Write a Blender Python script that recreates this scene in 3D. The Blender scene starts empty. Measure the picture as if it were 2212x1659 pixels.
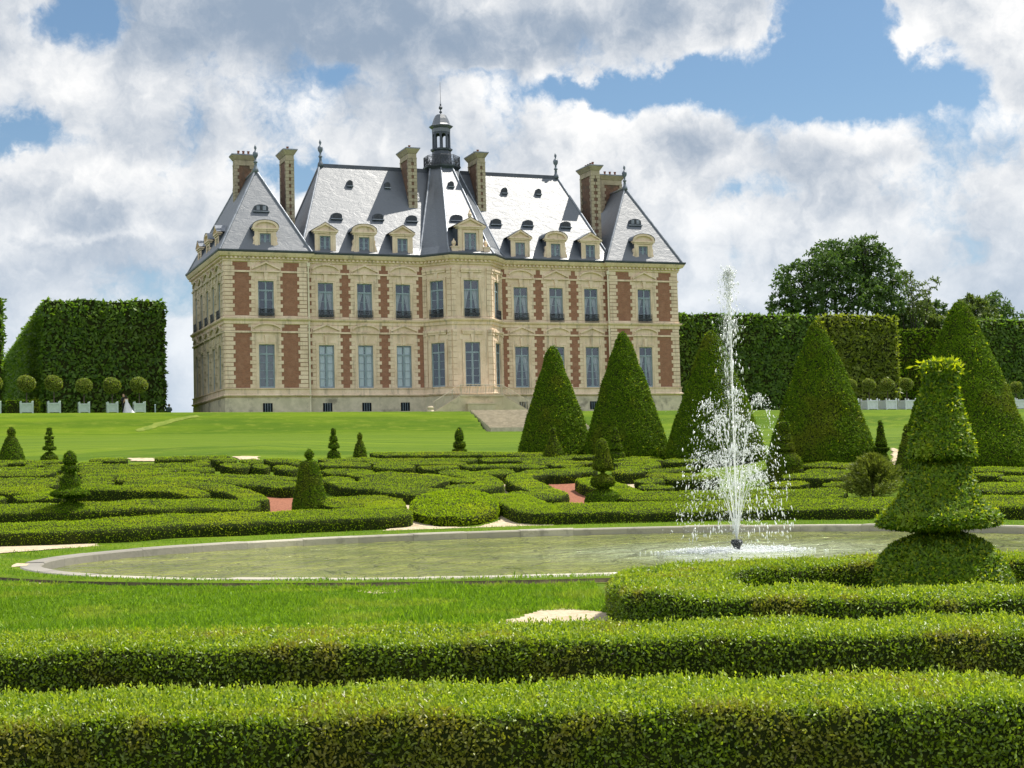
import bpy, math, random
import numpy as np
from mathutils import Matrix, Vector, Quaternion

random.seed(7)
RNG = np.random.default_rng(7)
SC = bpy.context.scene
COL = SC.collection
R = math.radians

# ------------------------------------------------------------------ camera
F_PX, PITCH, ROLL, EYE = 5824.3 * 2212 / 3899, 0.059, -0.0249, 1.6
cam_d = bpy.data.cameras.new('camera')
cam = bpy.data.objects.new('camera', cam_d)
COL.objects.link(cam)
cam_d.sensor_width = 36.0
cam_d.lens = F_PX / 2212 * 36.0
cam_d.clip_start, cam_d.clip_end = 0.1, 6000
cam.matrix_world = (Matrix.Translation((0, 0, EYE)) @ Matrix.Rotation(math.pi / 2 + PITCH, 4, 'X')
                    @ Matrix.Rotation(ROLL, 4, 'Z'))
SC.camera = cam

# ------------------------------------------------------------------ sun
SUN_EL, SUN_AZ = R(60), R(30)          # azimuth: degrees from +X (camera right) towards +Y (away)
sdir = Vector((math.cos(SUN_EL) * math.cos(SUN_AZ), math.cos(SUN_EL) * math.sin(SUN_AZ), math.sin(SUN_EL)))
sun_d = bpy.data.lights.new('sun', 'SUN')
sun_d.energy, sun_d.angle, sun_d.color = 5.0, R(0.53), (1.0, 0.95, 0.86)
sun = bpy.data.objects.new('sun', sun_d)
sun.rotation_euler = sdir.to_track_quat('Z', 'Y').to_euler()
sun.location = (20, 20, 60)
COL.objects.link(sun)

SC.view_settings.view_transform = 'Standard'
SC.view_settings.look = 'None'
SC.view_settings.gamma = 1.0
SC.view_settings.exposure = 0.45
SC.cycles.max_bounces = 6
SC.cycles.diffuse_bounces = 3
SC.cycles.glossy_bounces = 3
SC.cycles.transmission_bounces = 3
SC.cycles.transparent_max_bounces = 8
SC.cycles.use_denoising = True
SC.cycles.caustics_reflective = False
SC.cycles.caustics_refractive = False


# ------------------------------------------------------------------ node helper
class NT:
    def __init__(s, tree):
        s.t = tree
        tree.nodes.clear()

    def n(s, typ, props=None, **ins):
        nd = s.t.nodes.new(typ)
        for k, v in (props or {}).items():
            setattr(nd, k, v)
        for k, v in ins.items():
            sock = nd.inputs[int(k[1:])] if (k[0] == 'i' and k[1:].isdigit()) else nd.inputs[k.replace('_', ' ')]
            if isinstance(v, bpy.types.NodeSocket):
                s.t.links.new(v, sock)
            else:
                sock.default_value = v
        return nd

    def m(s, op, a, b=None, c=None, clamp=False):
        nd = s.t.nodes.new('ShaderNodeMath')
        nd.operation, nd.use_clamp = op, clamp
        for i, v in enumerate((a, b, c)):
            if v is None:
                continue
            if isinstance(v, bpy.types.NodeSocket):
                s.t.links.new(v, nd.inputs[i])
            else:
                nd.inputs[i].default_value = v
        return nd.outputs[0]

    def vm(s, op, a, b=None, c=None):
        nd = s.t.nodes.new('ShaderNodeVectorMath')
        nd.operation = op
        for i, v in enumerate((a, b, c)):
            if v is None:
                continue
            if isinstance(v, bpy.types.NodeSocket):
                s.t.links.new(v, nd.inputs[i])
            else:
                nd.inputs[i].default_value = v
        return nd

    def mix(s, fac, a, b, typ='RGBA', blend='MIX'):
        nd = s.t.nodes.new('ShaderNodeMix')
        nd.data_type = typ
        if typ == 'RGBA':
            nd.blend_type = blend
        k = {'RGBA': (6, 7, 2), 'FLOAT': (2, 3, 0)}[typ]
        for i, v in ((0, fac), (k[0], a), (k[1], b)):
            if isinstance(v, bpy.types.NodeSocket):
                s.t.links.new(v, nd.inputs[i])
            else:
                nd.inputs[i].default_value = v if not isinstance(v, tuple) or len(v) != 3 else (*v, 1)
        return nd.outputs[k[2]]

    def ss(s, x, lo, hi, a=0.0, b=1.0):
        nd = s.t.nodes.new('ShaderNodeMapRange')
        nd.interpolation_type = 'SMOOTHSTEP'
        for i, v in enumerate((x, lo, hi, a, b)):
            if isinstance(v, bpy.types.NodeSocket):
                s.t.links.new(v, nd.inputs[i])
            else:
                nd.inputs[i].default_value = v
        return nd.outputs[0]

    def noise(s, vec, scale, detail=4, rough=0.55, dist=0.0):
        nd = s.n('ShaderNodeTexNoise', None, Scale=scale, Detail=detail, Roughness=rough, Distortion=dist)
        if vec is not None:
            s.t.links.new(vec, nd.inputs['Vector'])
        return nd

    def link(s, a, b):
        s.t.links.new(a, b)


def pix_dir(x, y):
    """direction in the world seen at a place of the 2212 px wide photograph (used for laying things out)"""
    u, v = x - 1106, y - 829.5
    c, q = math.cos(ROLL), math.sin(ROLL)
    u, v = u * c + v * q, -u * q + v * c
    d = np.array([u / F_PX, 1.0, -v / F_PX])
    c, q = math.cos(PITCH), math.sin(PITCH)
    return np.array([d[0], d[1] * c - d[2] * q, d[1] * q + d[2] * c])


def azel(x, y):
    d = pix_dir(x, y)
    return math.atan2(d[0], d[1]), math.atan2(d[2], math.hypot(d[0], d[1]))


# ------------------------------------------------------------------ world: sky with cumulus
w = bpy.data.worlds.new('World')
SC.world = w
w.use_nodes = True
t = NT(w.node_tree)
sky = t.n('ShaderNodeTexSky', dict(sky_type='NISHITA', sun_disc=False, sun_elevation=SUN_EL,
                                   sun_rotation=math.pi / 2 - SUN_AZ, air_density=1.0, dust_density=0.6, ozone_density=1.6))
tc = t.n('ShaderNodeTexCoord')
DIR = tc.outputs['Generated']
sx = t.n('ShaderNodeSeparateXYZ')
t.link(DIR, sx.inputs[0])
X, Y, Z = sx.outputs
az = t.m('ARCTAN2', X, Y)
el = t.m('ARCSINE', Z)
pv = t.n('ShaderNodeCombineXYZ', None, X=az, Y=el, Z=0.0).outputs[0]
# two scales of warp make the outlines billow
nw = t.noise(DIR, 7.0, 2, 0.5)
nw2 = t.noise(DIR, 26.0, 5, 0.6)
warp = t.vm('MULTIPLY', t.vm('SUBTRACT', nw.outputs['Color'], (0.5, 0.5, 0.5)).outputs[0], (0.05, 0.035, 0.0)).outputs[0]
warp2 = t.vm('MULTIPLY', t.vm('SUBTRACT', nw2.outputs['Color'], (0.5, 0.5, 0.5)).outputs[0], (0.055, 0.045, 0.0)).outputs[0]
pw = t.vm('ADD', t.vm('ADD', pv, warp).outputs[0], warp2).outputs[0]


def blobs(lst, base):
    acc = base
    for (x, y, rx, ry, wt) in lst:
        a0, e0 = azel(x, y)
        sc = (F_PX / rx, F_PX / ry, 0.0)
        q = t.vm('MULTIPLY_ADD', pw, sc, (-a0 * sc[0], -e0 * sc[1], 0.0)).outputs[0]
        d2 = t.vm('DOT_PRODUCT', q, q).outputs['Value']
        acc = t.m('MULTIPLY_ADD', t.m('EXPONENT', t.m('MULTIPLY', d2, -1.0)), wt, acc)
    return acc


# cover: high = cloud, low = open blue
cover = blobs([
    (160, 55, 110, 55, -0.75), (25, 300, 130, 55, -0.8), (640, 95, 70, 30, -0.2), (735, 165, 80, 26, -0.42), (1010, 165, 110, 22, -0.4),
    (1290, 200, 200, 32, -0.8), (1320, 240, 45, 30, -0.55), (1500, 215, 120, 42, -0.75), (1800, 190, 240, 80, -1.15), (1800, 50, 130, 110, -0.95), (1980, 210, 130, 30, -0.5),
    (2170, 70, 110, 70, 0.55), (1990, 90, 55, 26, 0.35), (660, 50, 520, 90, 0.5), (1480, 60, 190, 60, 0.55), (1640, 80, 60, 20, 0.3),
    (690, 400, 120, 28, -0.36), (590, 365, 100, 28, -0.36), (1565, 425, 50, 22, -0.30), (1690, 425, 70, 24, -0.28), (350, 340, 60, 20, -0.15),
    (400, 640, 260, 60, -0.18), (1950, 520, 300, 60, -0.15), (1570, 560, 90, 40, -0.2), (650, 380, 40, 60, -0.35)], 0.64)
pd = t.vm('ADD', DIR, t.vm('MULTIPLY', t.vm('SUBTRACT', nw2.outputs['Color'], (0.5, 0.5, 0.5)).outputs[0], (0.03, 0.03, 0.03)).outputs[0]).outputs[0]
nd1 = t.noise(pd, 13.0, 7, 0.62)
dens = t.m('ADD', cover, t.m('MULTIPLY', t.m('SUBTRACT', nd1.outputs['Fac'], 0.5), 2.3))
mask = t.ss(dens, 0.10, 0.58)
# sunlit heads and grey bases of the clouds
lit = blobs([
    (700, 50, 640, 100, -0.50), (1180, 70, 280, 70, -0.35), (1440, 110, 150, 55, 0.30), (1100, 10, 200, 20, 0.2), (120, 180, 170, 65, 0.40), (210, 380, 190, 45, 0.32), (480, 390, 160, 60, 0.12), (30, 480, 90, 40, 0.3),
    (690, 205, 45, 75, 0.62), (1090, 230, 110, 50, 0.62), (1010, 205, 70, 35, 0.35), (1260, 270, 75, 50, 0.55), (1510, 235, 110, 40, 0.75), (1240, 330, 60, 40, 0.2),
    (1900, 270, 260, 35, 0.55), (2170, 260, 90, 55, 0.6), (2160, 100, 110, 60, 0.5), (1490, 335, 130, 45, -0.38), (1980, 90, 60, 30, 0.3),
    (1760, 480, 420, 60, -0.12), (600, 290, 200, 55, -0.25), (1900, 385, 90, 30, 0.42), (1560, 640, 130, 30, 0.4), (400, 560, 400, 60, -0.08), (220, 508, 170, 12, 0.42), (1640, 380, 60, 40, 0.2), (1560, 475, 120, 25, 0.3)], 0.12)
ne = t.noise(t.vm('ADD', pd, (0.016, 0.0, 0.026)).outputs[0], 13.0, 7, 0.62)
lit = t.m('ADD', lit, t.m('MULTIPLY', t.m('SUBTRACT', nd1.outputs['Fac'], ne.outputs['Fac']), 2.8))
nl = t.noise(DIR, 9.0, 3, 0.55)
lit = t.m('ADD', lit, t.m('MULTIPLY', t.m('SUBTRACT', nl.outputs['Fac'], 0.5), 1.1))
lit = t.m('ADD', lit, t.m('MULTIPLY', t.ss(dens, 0.8, 0.30), 0.22))     # thin edges let the light through
lit = t.ss(lit, -0.7, 1.06)
ccol = t.mix(lit, (0.275, 0.35, 0.455), (0.93, 0.925, 0.915))
# unseen clouds behind the camera get extra brightness to fill the shaded castle front
back = t.ss(Y, 0.2, -0.7, 0.84, 1.2)
ccol = t.mix(1.0, ccol, t.n('ShaderNodeCombineColor', None, i0=back, i1=back, i2=back).outputs[0], blend='MULTIPLY')
skyc = t.vm('SCALE', sky.outputs[0])
skyc.inputs['Scale'].default_value = 0.077
skyt = t.vm('MULTIPLY', skyc.outputs[0], (0.84, 1.0, 1.06)).outputs[0]
hz = t.ss(Z, 0.26, 0.02)
skyt = t.mix(t.m('MULTIPLY', hz, 0.55), skyt, (0.35, 0.46, 0.58))
ccol = t.mix(t.m('MULTIPLY', t.ss(Z, 0.20, 0.04), 0.62), ccol, (0.50, 0.575, 0.66))
skyt = t.mix(0.05, skyt, (0.46, 0.55, 0.64))
fin = t.mix(mask, skyt, ccol)
bg = t.n('ShaderNodeBackground', None, Color=fin, Strength=1.0)
out = t.n('ShaderNodeOutputWorld')
t.link(bg.outputs[0], out.inputs[0])
w.cycles.sampling_method = 'MANUAL'
w.cycles.sample_map_resolution = 512

# ------------------------------------------------------------------ materials
MATS = {}


def mat(name):
    m = bpy.data.materials.new(name)
    m.use_nodes = True
    MATS[name] = m
    return m, NT(m.node_tree)


def finish(t, sh):
    o = t.n('ShaderNodeOutputMaterial')
    t.link(sh, o.inputs[0])


def bump(t, h, strength, dist):
    b = t.n('ShaderNodeBump', None, Strength=strength, Distance=dist)
    t.link(h, b.inputs['Height'])
    return b.outputs[0]


def simple(name, c1, c2, scale, rough=0.7, bmp=0.0, bd=0.01, spec=0.4, metallic=0.0, detail=5, coord='Object', stretch=None, c3=None, s3=1.0, ior=1.5):
    m, t = mat(name)
    tc = t.n('ShaderNodeTexCoord')
    v = tc.outputs[coord]
    if stretch:
        v = t.vm('MULTIPLY', v, stretch).outputs[0]
    n = t.noise(v, scale, detail, 0.6)
    c = t.mix(t.ss(n.outputs['Fac'], 0.32, 0.68), c1, c2)
    if c3:
        n3 = t.noise(tc.outputs[coord], s3, 5, 0.65)
        c = t.mix(t.ss(n3.outputs['Fac'], 0.50, 0.68), c, c3)
    p = t.n('ShaderNodeBsdfPrincipled', None, Base_Color=c, Roughness=rough, Metallic=metallic, IOR=ior)
    p.inputs['Specular IOR Level'].default_value = spec
    if bmp:
        t.link(bump(t, n.outputs['Fac'], bmp, bd), p.inputs['Normal'])
    finish(t, p.outputs[0])
    return m


def foliage(name, dark, light, alt=None, alt_scale=1.2, alt_amt=0.5, trans=0.35, rough=0.5, spec=0.35, tcol=None):
    m, t = mat(name)
    geo = t.n('ShaderNodeNewGeometry')
    rnd = geo.outputs['Random Per Island']
    c = t.mix(rnd, dark, light)
    if alt:
        n = t.noise(geo.outputs['Position'], alt_scale, 4, 0.6)
        c = t.mix(t.m('MULTIPLY', t.ss(n.outputs['Fac'], 0.50, 0.66), alt_amt), c, alt)
    p = t.n('ShaderNodeBsdfPrincipled', None, Base_Color=c, Roughness=rough)
    p.inputs['Specular IOR Level'].default_value = spec
    tcc = t.vm('MULTIPLY', c, tcol or (1.5, 1.5, 0.7)).outputs[0]
    tr = t.n('ShaderNodeBsdfTranslucent', None, Color=tcc)
    mx = t.n('ShaderNodeMixShader', None, Fac=trans)
    t.link(p.outputs[0], mx.inputs[1])
    t.link(tr.outputs[0], mx.inputs[2])
    finish(t, mx.outputs[0])
    return m


# foliage kinds
M_BOXNEAR = foliage('box_leaf_near', (0.055, 0.115, 0.005), (0.275, 0.40, 0.018), (0.30, 0.24, 0.04), 1.6, 0.6, 0.40, 0.40, 0.5)
M_BOX = foliage('box_leaf', (0.13, 0.215, 0.004), (0.35, 0.49, 0.010), (0.42, 0.47, 0.018), 0.45, 0.5, 0.38, 0.7, 0.08)
M_BOXTIP = foliage('box_new_shoot_sunlit', (0.20, 0.29, 0.012), (0.40, 0.48, 0.05), None, trans=0.45, rough=0.4, spec=0.5)  # young shoots, on hedge tops only; their paleness also heightens the sunlit look
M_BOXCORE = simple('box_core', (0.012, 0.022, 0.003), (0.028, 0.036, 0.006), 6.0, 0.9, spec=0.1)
M_YEW = foliage('yew_needles', (0.035, 0.080, 0.005), (0.135, 0.23, 0.007), (0.17, 0.165, 0.016), 0.5, 0.5, 0.22, 0.75, 0.06)
M_YEWNEAR = foliage('yew_needles_near', (0.04, 0.09, 0.005), (0.18, 0.30, 0.011), (0.27, 0.36, 0.014), 2.2, 0.5, 0.32, 0.5, 0.3)
M_YEWTIP = foliage('yew_new_growth', (0.22, 0.29, 0.012), (0.42, 0.46, 0.02), None, trans=0.5)
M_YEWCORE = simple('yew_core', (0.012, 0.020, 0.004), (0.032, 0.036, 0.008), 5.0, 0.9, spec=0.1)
M_LIME = foliage('lime_leaves', (0.04, 0.095, 0.012), (0.15, 0.26, 0.026), (0.16, 0.22, 0.03), 0.25, 0.35, 0.42, 0.5, 0.35)
M_LIMEPALE = foliage('lime_leaves_pale', (0.09, 0.13, 0.012), (0.24, 0.29, 0.03), (0.28, 0.30, 0.035), 0.3, 0.5, 0.45, 0.5, 0.35)
M_TREE = foliage('tree_leaves', (0.03, 0.070, 0.018), (0.095, 0.165, 0.04), (0.11, 0.18, 0.045), 0.15, 0.4, 0.36, 0.55, 0.3)
M_TREEPALE = foliage('tree_leaves_pale', (0.06, 0.10, 0.025), (0.14, 0.19, 0.045), None, trans=0.4)
M_JUNIPER = foliage('juniper_sprays', (0.075, 0.105, 0.014), (0.19, 0.225, 0.04), None, trans=0.35)
M_ORANGE = foliage('orange_tree_leaves', (0.09, 0.14, 0.016), (0.25, 0.31, 0.04), (0.28, 0.25, 0.045), 3.0, 0.5, 0.36)
M_GRASSBLADE = foliage('grass_blade', (0.085, 0.18, 0.006), (0.23, 0.38, 0.025), (0.29, 0.36, 0.05), 0.7, 0.7, 0.45, 0.5, 0.3)
M_BARK = simple('bark', (0.045, 0.035, 0.025), (0.10, 0.085, 0.065), 8.0, 0.9, 0.5, 0.03)
M_BRANCH = simple('branch', (0.015, 0.013, 0.010), (0.04, 0.035, 0.028), 3.0, 0.9)

# ground kinds
m, t = mat('lawn')
M_LAWN = m
geo = t.n('ShaderNodeNewGeometry')
P_ = geo.outputs['Position']
rot = t.n('ShaderNodeVectorRotate', dict(rotation_type='Z_AXIS'), Vector=P_, Angle=-0.371).outputs[0]
s1 = t.noise(t.vm('MULTIPLY', rot, (0.05, 0.55, 0.2)).outputs[0], 1.0, 4, 0.6)
s2 = t.noise(t.vm('MULTIPLY', rot, (0.7, 2.2, 1.0)).outputs[0], 1.0, 4, 0.65)
s3 = t.noise(P_, 14.0, 3, 0.7)
c = t.mix(t.ss(s1.outputs['Fac'], 0.35, 0.65), (0.056, 0.112, 0.002), (0.115, 0.180, 0.004))
c = t.mix(t.m('MULTIPLY', t.ss(s2.outputs['Fac'], 0.48, 0.75), 0.6), c, (0.17, 0.21, 0.02))
c = t.mix(t.m('MULTIPLY', t.ss(s3.outputs['Fac'], 0.5, 0.75), 0.5), c, (0.05, 0.10, 0.003))
p = t.n('ShaderNodeBsdfPrincipled', None, Base_Color=c, Roughness=0.85)
p.inputs['Specular IOR Level'].default_value = 0.12
t.link(bump(t, s3.outputs['Fac'], 0.9, 0.06), p.inputs['Normal'])
finish(t, p.outputs[0])
M_WORN = simple('worn_grass', (0.10, 0.155, 0.008), (0.18, 0.215, 0.03), 0.8, 0.95, c3=(0.085, 0.145, 0.004), s3=0.6)
M_SOIL = simple('soil', (0.05, 0.042, 0.022), (0.11, 0.088, 0.045), 9.0, 0.95, 0.7, 0.03)
M_SAND = simple('pale_gravel', (0.42, 0.34, 0.22), (0.60, 0.50, 0.36), 12.0, 0.95, 1.0, 0.06, c3=(0.34, 0.27, 0.17), s3=3.0)
M_REDGRAVEL = simple('red_gravel', (0.17, 0.062, 0.032), (0.31, 0.12, 0.066), 14.0, 0.95, 0.7, 0.03)

# masonry
m, t = mat('limestone')
M_STONE = m
tc = t.n('ShaderNodeTexCoord')
ob = tc.outputs['Object']
n1 = t.noise(ob, 0.7, 5, 0.6)
n2 = t.noise(ob, 7.0, 5, 0.65)
n3 = t.noise(t.vm('MULTIPLY', ob, (2.2, 2.2, 0.22)).outputs[0], 1.0, 6, 0.65)
c = t.mix(t.ss(n1.outputs['Fac'], 0.3, 0.7), (0.68, 0.525, 0.385), (0.83, 0.665, 0.52))
c = t.mix(t.m('MULTIPLY', t.ss(n2.outputs['Fac'], 0.45, 0.75), 0.35), c, (0.42, 0.34, 0.21))
c = t.mix(t.m('MULTIPLY', t.ss(n3.outputs['Fac'], 0.50, 0.72), 0.75), c, (0.33, 0.275, 0.205))
p = t.n('ShaderNodeBsdfPrincipled', None, Base_Color=c, Roughness=0.85)
p.inputs['Specular IOR Level'].default_value = 0.25
t.link(bump(t, n2.outputs['Fac'], 0.3, 0.02), p.inputs['Normal'])
finish(t, p.outputs[0])
M_PLINTH = simple('weathered_plinth_stone', (0.50, 0.45, 0.33), (0.66, 0.58, 0.44), 1.2, 0.9, 0.4, 0.03, c3=(0.26, 0.23, 0.18), s3=0.5)
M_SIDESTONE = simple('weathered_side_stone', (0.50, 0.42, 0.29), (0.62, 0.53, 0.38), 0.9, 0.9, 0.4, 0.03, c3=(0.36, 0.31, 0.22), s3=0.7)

m, t = mat('brick')
M_BRICK = m
tc = t.n('ShaderNodeTexCoord')
mp = t.n('ShaderNodeSeparateXYZ')
t.link(tc.outputs['Object'], mp.inputs[0])
vv = t.n('ShaderNodeCombineXYZ', None, X=t.m('ADD', mp.outputs[0], mp.outputs[1]), Y=mp.outputs[2], Z=0.0).outputs[0]
bt = t.n('ShaderNodeTexBrick', dict(offset=0.5), Color1=(0.31, 0.11, 0.064, 1), Color2=(0.20, 0.067, 0.042, 1), Mortar=(0.30, 0.20, 0.13, 1), Scale=1.0)
bt.inputs['Mortar Size'].default_value = 0.012
bt.inputs['Brick Width'].default_value = 0.23
bt.inputs['Row Height'].default_value = 0.075
t.link(vv, bt.inputs['Vector'])
nb = t.noise(tc.outputs['Object'], 1.6, 5, 0.65)
c = t.mix(t.m('MULTIPLY', t.ss(nb.outputs['Fac'], 0.42, 0.70), 0.7), bt.outputs['Color'], (0.36, 0.19, 0.125))
p = t.n('ShaderNodeBsdfPrincipled', None, Base_Color=c, Roughness=0.9)
finish(t, p.outputs[0])

m, t = mat('slate')
M_SLATE = m
tc = t.n('ShaderNodeTexCoord')
ob = tc.outputs['Object']
n1 = t.noise(t.vm('MULTIPLY', ob, (1, 1, 1.6)).outputs[0], 0.9, 6, 0.65, 0.8)
n2 = t.noise(t.vm('MULTIPLY', ob, (2.5, 2.5, 6)).outputs[0], 1.0, 4, 0.7)
c = t.mix(n1.outputs['Fac'], (0.026, 0.040, 0.060), (0.060, 0.078, 0.104))
rg = t.ss(n1.outputs['Fac'], 0.25, 0.75, 0.43, 0.51)
p = t.n('ShaderNodeBsdfPrincipled', None, Base_Color=c, IOR=2.15)
t.link(rg, p.inputs['Roughness'])
hh = t.m('ADD', n1.outputs['Fac'], t.m('MULTIPLY', n2.outputs['Fac'], 0.35))
t.link(bump(t, hh, 0.36, 0.10), p.inputs['Normal'])
finish(t, p.outputs[0])
M_LEAD = simple('lead_flashing', (0.16, 0.18, 0.21), (0.27, 0.29, 0.33), 2.0, 0.42, 0.2, 0.02, metallic=0.35)
M_DARKLEAD = simple('dark_zinc', (0.035, 0.045, 0.062), (0.06, 0.072, 0.095), 1.5, 0.45, spec=0.5)
M_FINIAL = simple('blue_grey_lead', (0.09, 0.11, 0.14), (0.16, 0.19, 0.23), 2.0, 0.45)
M_IRON = simple('dark_iron', (0.02, 0.024, 0.032), (0.05, 0.055, 0.065), 5.0, 0.5)
M_FRAME = simple('blue_grey_joinery', (0.20, 0.27, 0.32), (0.28, 0.35, 0.40), 1.0, 0.5)
M_CURTAIN = simple('sheer_curtain', (0.50, 0.52, 0.50), (0.66, 0.67, 0.64), 3.0, 0.9, stretch=(6, 6, 0.4))
M_BLIND = simple('white_blind', (0.72, 0.80, 0.78), (0.85, 0.90, 0.86), 2.0, 0.8)
M_SHUTTER = simple('grey_brown_shutter', (0.13, 0.125, 0.12), (0.19, 0.175, 0.16), 2.0, 0.7)
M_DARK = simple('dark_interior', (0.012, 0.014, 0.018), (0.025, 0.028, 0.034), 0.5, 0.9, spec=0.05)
M_PIPE = simple('cream_downpipe', (0.62, 0.55, 0.42), (0.72, 0.65, 0.50), 1.0, 0.5)
M_CHBRICK = simple('old_chimney_brick', (0.13, 0.075, 0.05), (0.21, 0.12, 0.08), 3.0, 0.9, 0.4, 0.02, c3=(0.10, 0.08, 0.06), s3=1.2)
M_CHSTONE = simple('old_chimney_stone', (0.36, 0.30, 0.21), (0.48, 0.41, 0.29), 2.0, 0.9, 0.4, 0.02, c3=(0.24, 0.20, 0.15), s3=1.0)
M_POT = simple('terracotta', (0.16, 0.07, 0.045), (0.26, 0.11, 0.07), 3.0, 0.8)
M_STEP = simple('worn_step_stone', (0.42, 0.37, 0.28), (0.54, 0.48, 0.37), 2.0, 0.9, 0.4, 0.02)

m, t = mat('window_glass')
M_GLASS = m
tr = t.n('ShaderNodeBsdfTransparent', None, Color=(0.88, 0.93, 0.97, 1))
gl = t.n('ShaderNodeBsdfGlossy', None, Color=(0.85, 0.92, 1.0, 1), Roughness=0.06)
tc = t.n('ShaderNodeTexCoord')
nn = t.noise(tc.outputs['Object'], 1.3, 2)
t.link(bump(t, nn.outputs['Fac'], 0.08, 0.05), gl.inputs['Normal'])
lw = t.n('ShaderNodeLayerWeight', None, Blend=0.35)
mx = t.n('ShaderNodeMixShader')
t.link(t.m('ADD', t.m('MULTIPLY', lw.outputs['Fresnel'], 0.6), 0.09, clamp=True), mx.inputs[0])
t.link(tr.outputs[0], mx.inputs[1])
t.link(gl.outputs[0], mx.inputs[2])
finish(t, mx.outputs[0])

# kerb stone with a shade of its own for each block
m, t = mat('kerb_stone')
M_KERB = m
geo = t.n('ShaderNodeNewGeometry')
n1 = t.noise(geo.outputs['Position'], 2.2, 6, 0.7)
n2 = t.noise(geo.outputs['Position'], 14.0, 4, 0.7)
c = t.mix(geo.outputs['Random Per Island'], (0.34, 0.315, 0.255), (0.50, 0.465, 0.385))
c = t.mix(t.m('MULTIPLY', t.ss(n1.outputs['Fac'], 0.48, 0.70), 0.75), c, (0.20, 0.185, 0.16))
c = t.mix(t.m('MULTIPLY', t.ss(n2.outputs['Fac'], 0.5, 0.7), 0.3), c, (0.30, 0.27, 0.21))
sxk = t.n('ShaderNodeSeparateXYZ')
t.link(geo.outputs['Position'], sxk.inputs[0])
c = t.mix(t.m('MULTIPLY', t.ss(t.m('ADD', sxk.outputs[0], t.m('MULTIPLY', n1.outputs['Fac'], 2.0)), -5.0, -8.5), 0.75), c, (0.17, 0.16, 0.145))
p = t.n('ShaderNodeBsdfPrincipled', None, Base_Color=c, Roughness=0.85)
t.link(bump(t, n2.outputs['Fac'], 0.5, 0.02), p.inputs['Normal'])
finish(t, p.outputs[0])

m, t = mat('pond_water')
M_WATER = m
geo = t.n('ShaderNodeNewGeometry')
P_ = geo.outputs['Position']
dd = t.vm('DISTANCE', P_, (4.8, 33.4, -0.17)).outputs['Value']
rp = t.m('SINE', t.m('MULTIPLY', dd, 9.0))
n1 = t.noise(t.vm('MULTIPLY', P_, (1.0, 0.55, 1)).outputs[0], 1.5, 3, 0.55, 0.8)
n2 = t.noise(t.vm('MULTIPLY', P_, (1.0, 0.8, 1)).outputs[0], 5.0, 3, 0.6, 0.4)
hgt = t.m('ADD', n1.outputs['Fac'], t.m('MULTIPLY', n2.outputs['Fac'], 0.22))
hgt = t.m('ADD', hgt, t.m('MULTIPLY', rp, t.m('DIVIDE', 0.10, t.m('ADD', dd, 1.0))))
# water milky with bubbles near the fountain, green further out (suspended matter)
nb = t.noise(P_, 0.5, 4, 0.6)
c = t.mix(t.ss(nb.outputs['Fac'], 0.35, 0.65), (0.125, 0.155, 0.016), (0.235, 0.255, 0.045))
milk = t.ss(t.m('ADD', dd, t.m('MULTIPLY', n1.outputs['Fac'], 3.0)), 7.5, 1.8)
c = t.mix(t.m('MULTIPLY', milk, 0.8), c, (0.42, 0.48, 0.33))
p = t.n('ShaderNodeBsdfPrincipled', None, Base_Color=c, Roughness=0.05, IOR=1.28)
t.link(bump(t, hgt, 1.0, 0.75), p.inputs['Normal'])
finish(t, p.outputs[0])

m, t = mat('white_water')
M_SPRAY = m
df = t.n('ShaderNodeBsdfPrincipled', None, Base_Color=(0.93, 0.95, 0.96, 1), Roughness=0.12)
tr = t.n('ShaderNodeBsdfTranslucent', None, Color=(0.95, 0.97, 0.98, 1))
mx = t.n('ShaderNodeMixShader', None, Fac=0.55)
t.link(df.outputs[0], mx.inputs[1])
t.link(tr.outputs[0], mx.inputs[2])
finish(t, mx.outputs[0])
m, t = mat('clear_stream')
M_STREAM = m
tp = t.n('ShaderNodeBsdfTransparent')
mx2 = t.n('ShaderNodeMixShader', None, Fac=0.5)
df = t.n('ShaderNodeBsdfPrincipled', None, Base_Color=(0.93, 0.95, 0.96, 1), Roughness=0.12)
tr = t.n('ShaderNodeBsdfTranslucent', None, Color=(0.95, 0.97, 0.98, 1))
mx = t.n('ShaderNodeMixShader', None, Fac=0.6)
t.link(df.outputs[0], mx.inputs[1])
t.link(tr.outputs[0], mx.inputs[2])
t.link(tp.outputs[0], mx2.inputs[1])
t.link(mx.outputs[0], mx2.inputs[2])
finish(t, mx2.outputs[0])
M_PLANTER = simple('pale_green_paint', (0.42, 0.50, 0.46), (0.50, 0.58, 0.53), 4.0, 0.5)
M_PLANTERW = simple('white_grey_paint', (0.58, 0.62, 0.64), (0.68, 0.71, 0.72), 4.0, 0.5)
M_SKIN = simple('skin', (0.50, 0.30, 0.21), (0.58, 0.36, 0.26), 10, 0.6)
M_HAIR = simple('dark_hair', (0.012, 0.008, 0.006), (0.03, 0.018, 0.012), 20, 0.5)
M_BROWNHAIR = simple('brown_hair', (0.05, 0.03, 0.018), (0.10, 0.06, 0.035), 20, 0.5)
M_SUIT = simple('dark_suit', (0.012, 0.012, 0.016), (0.028, 0.028, 0.034), 8, 0.8)
M_DRESS = simple('white_dress', (0.66, 0.64, 0.72), (0.78, 0.76, 0.82), 3, 0.8)
M_TSHIRT = simple('dark_teal_shirt', (0.015, 0.03, 0.035), (0.03, 0.05, 0.055), 8, 0.8)
M_CANVAS = simple('white_canvas', (0.72, 0.72, 0.70), (0.80, 0.80, 0.78), 2, 0.7)


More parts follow.
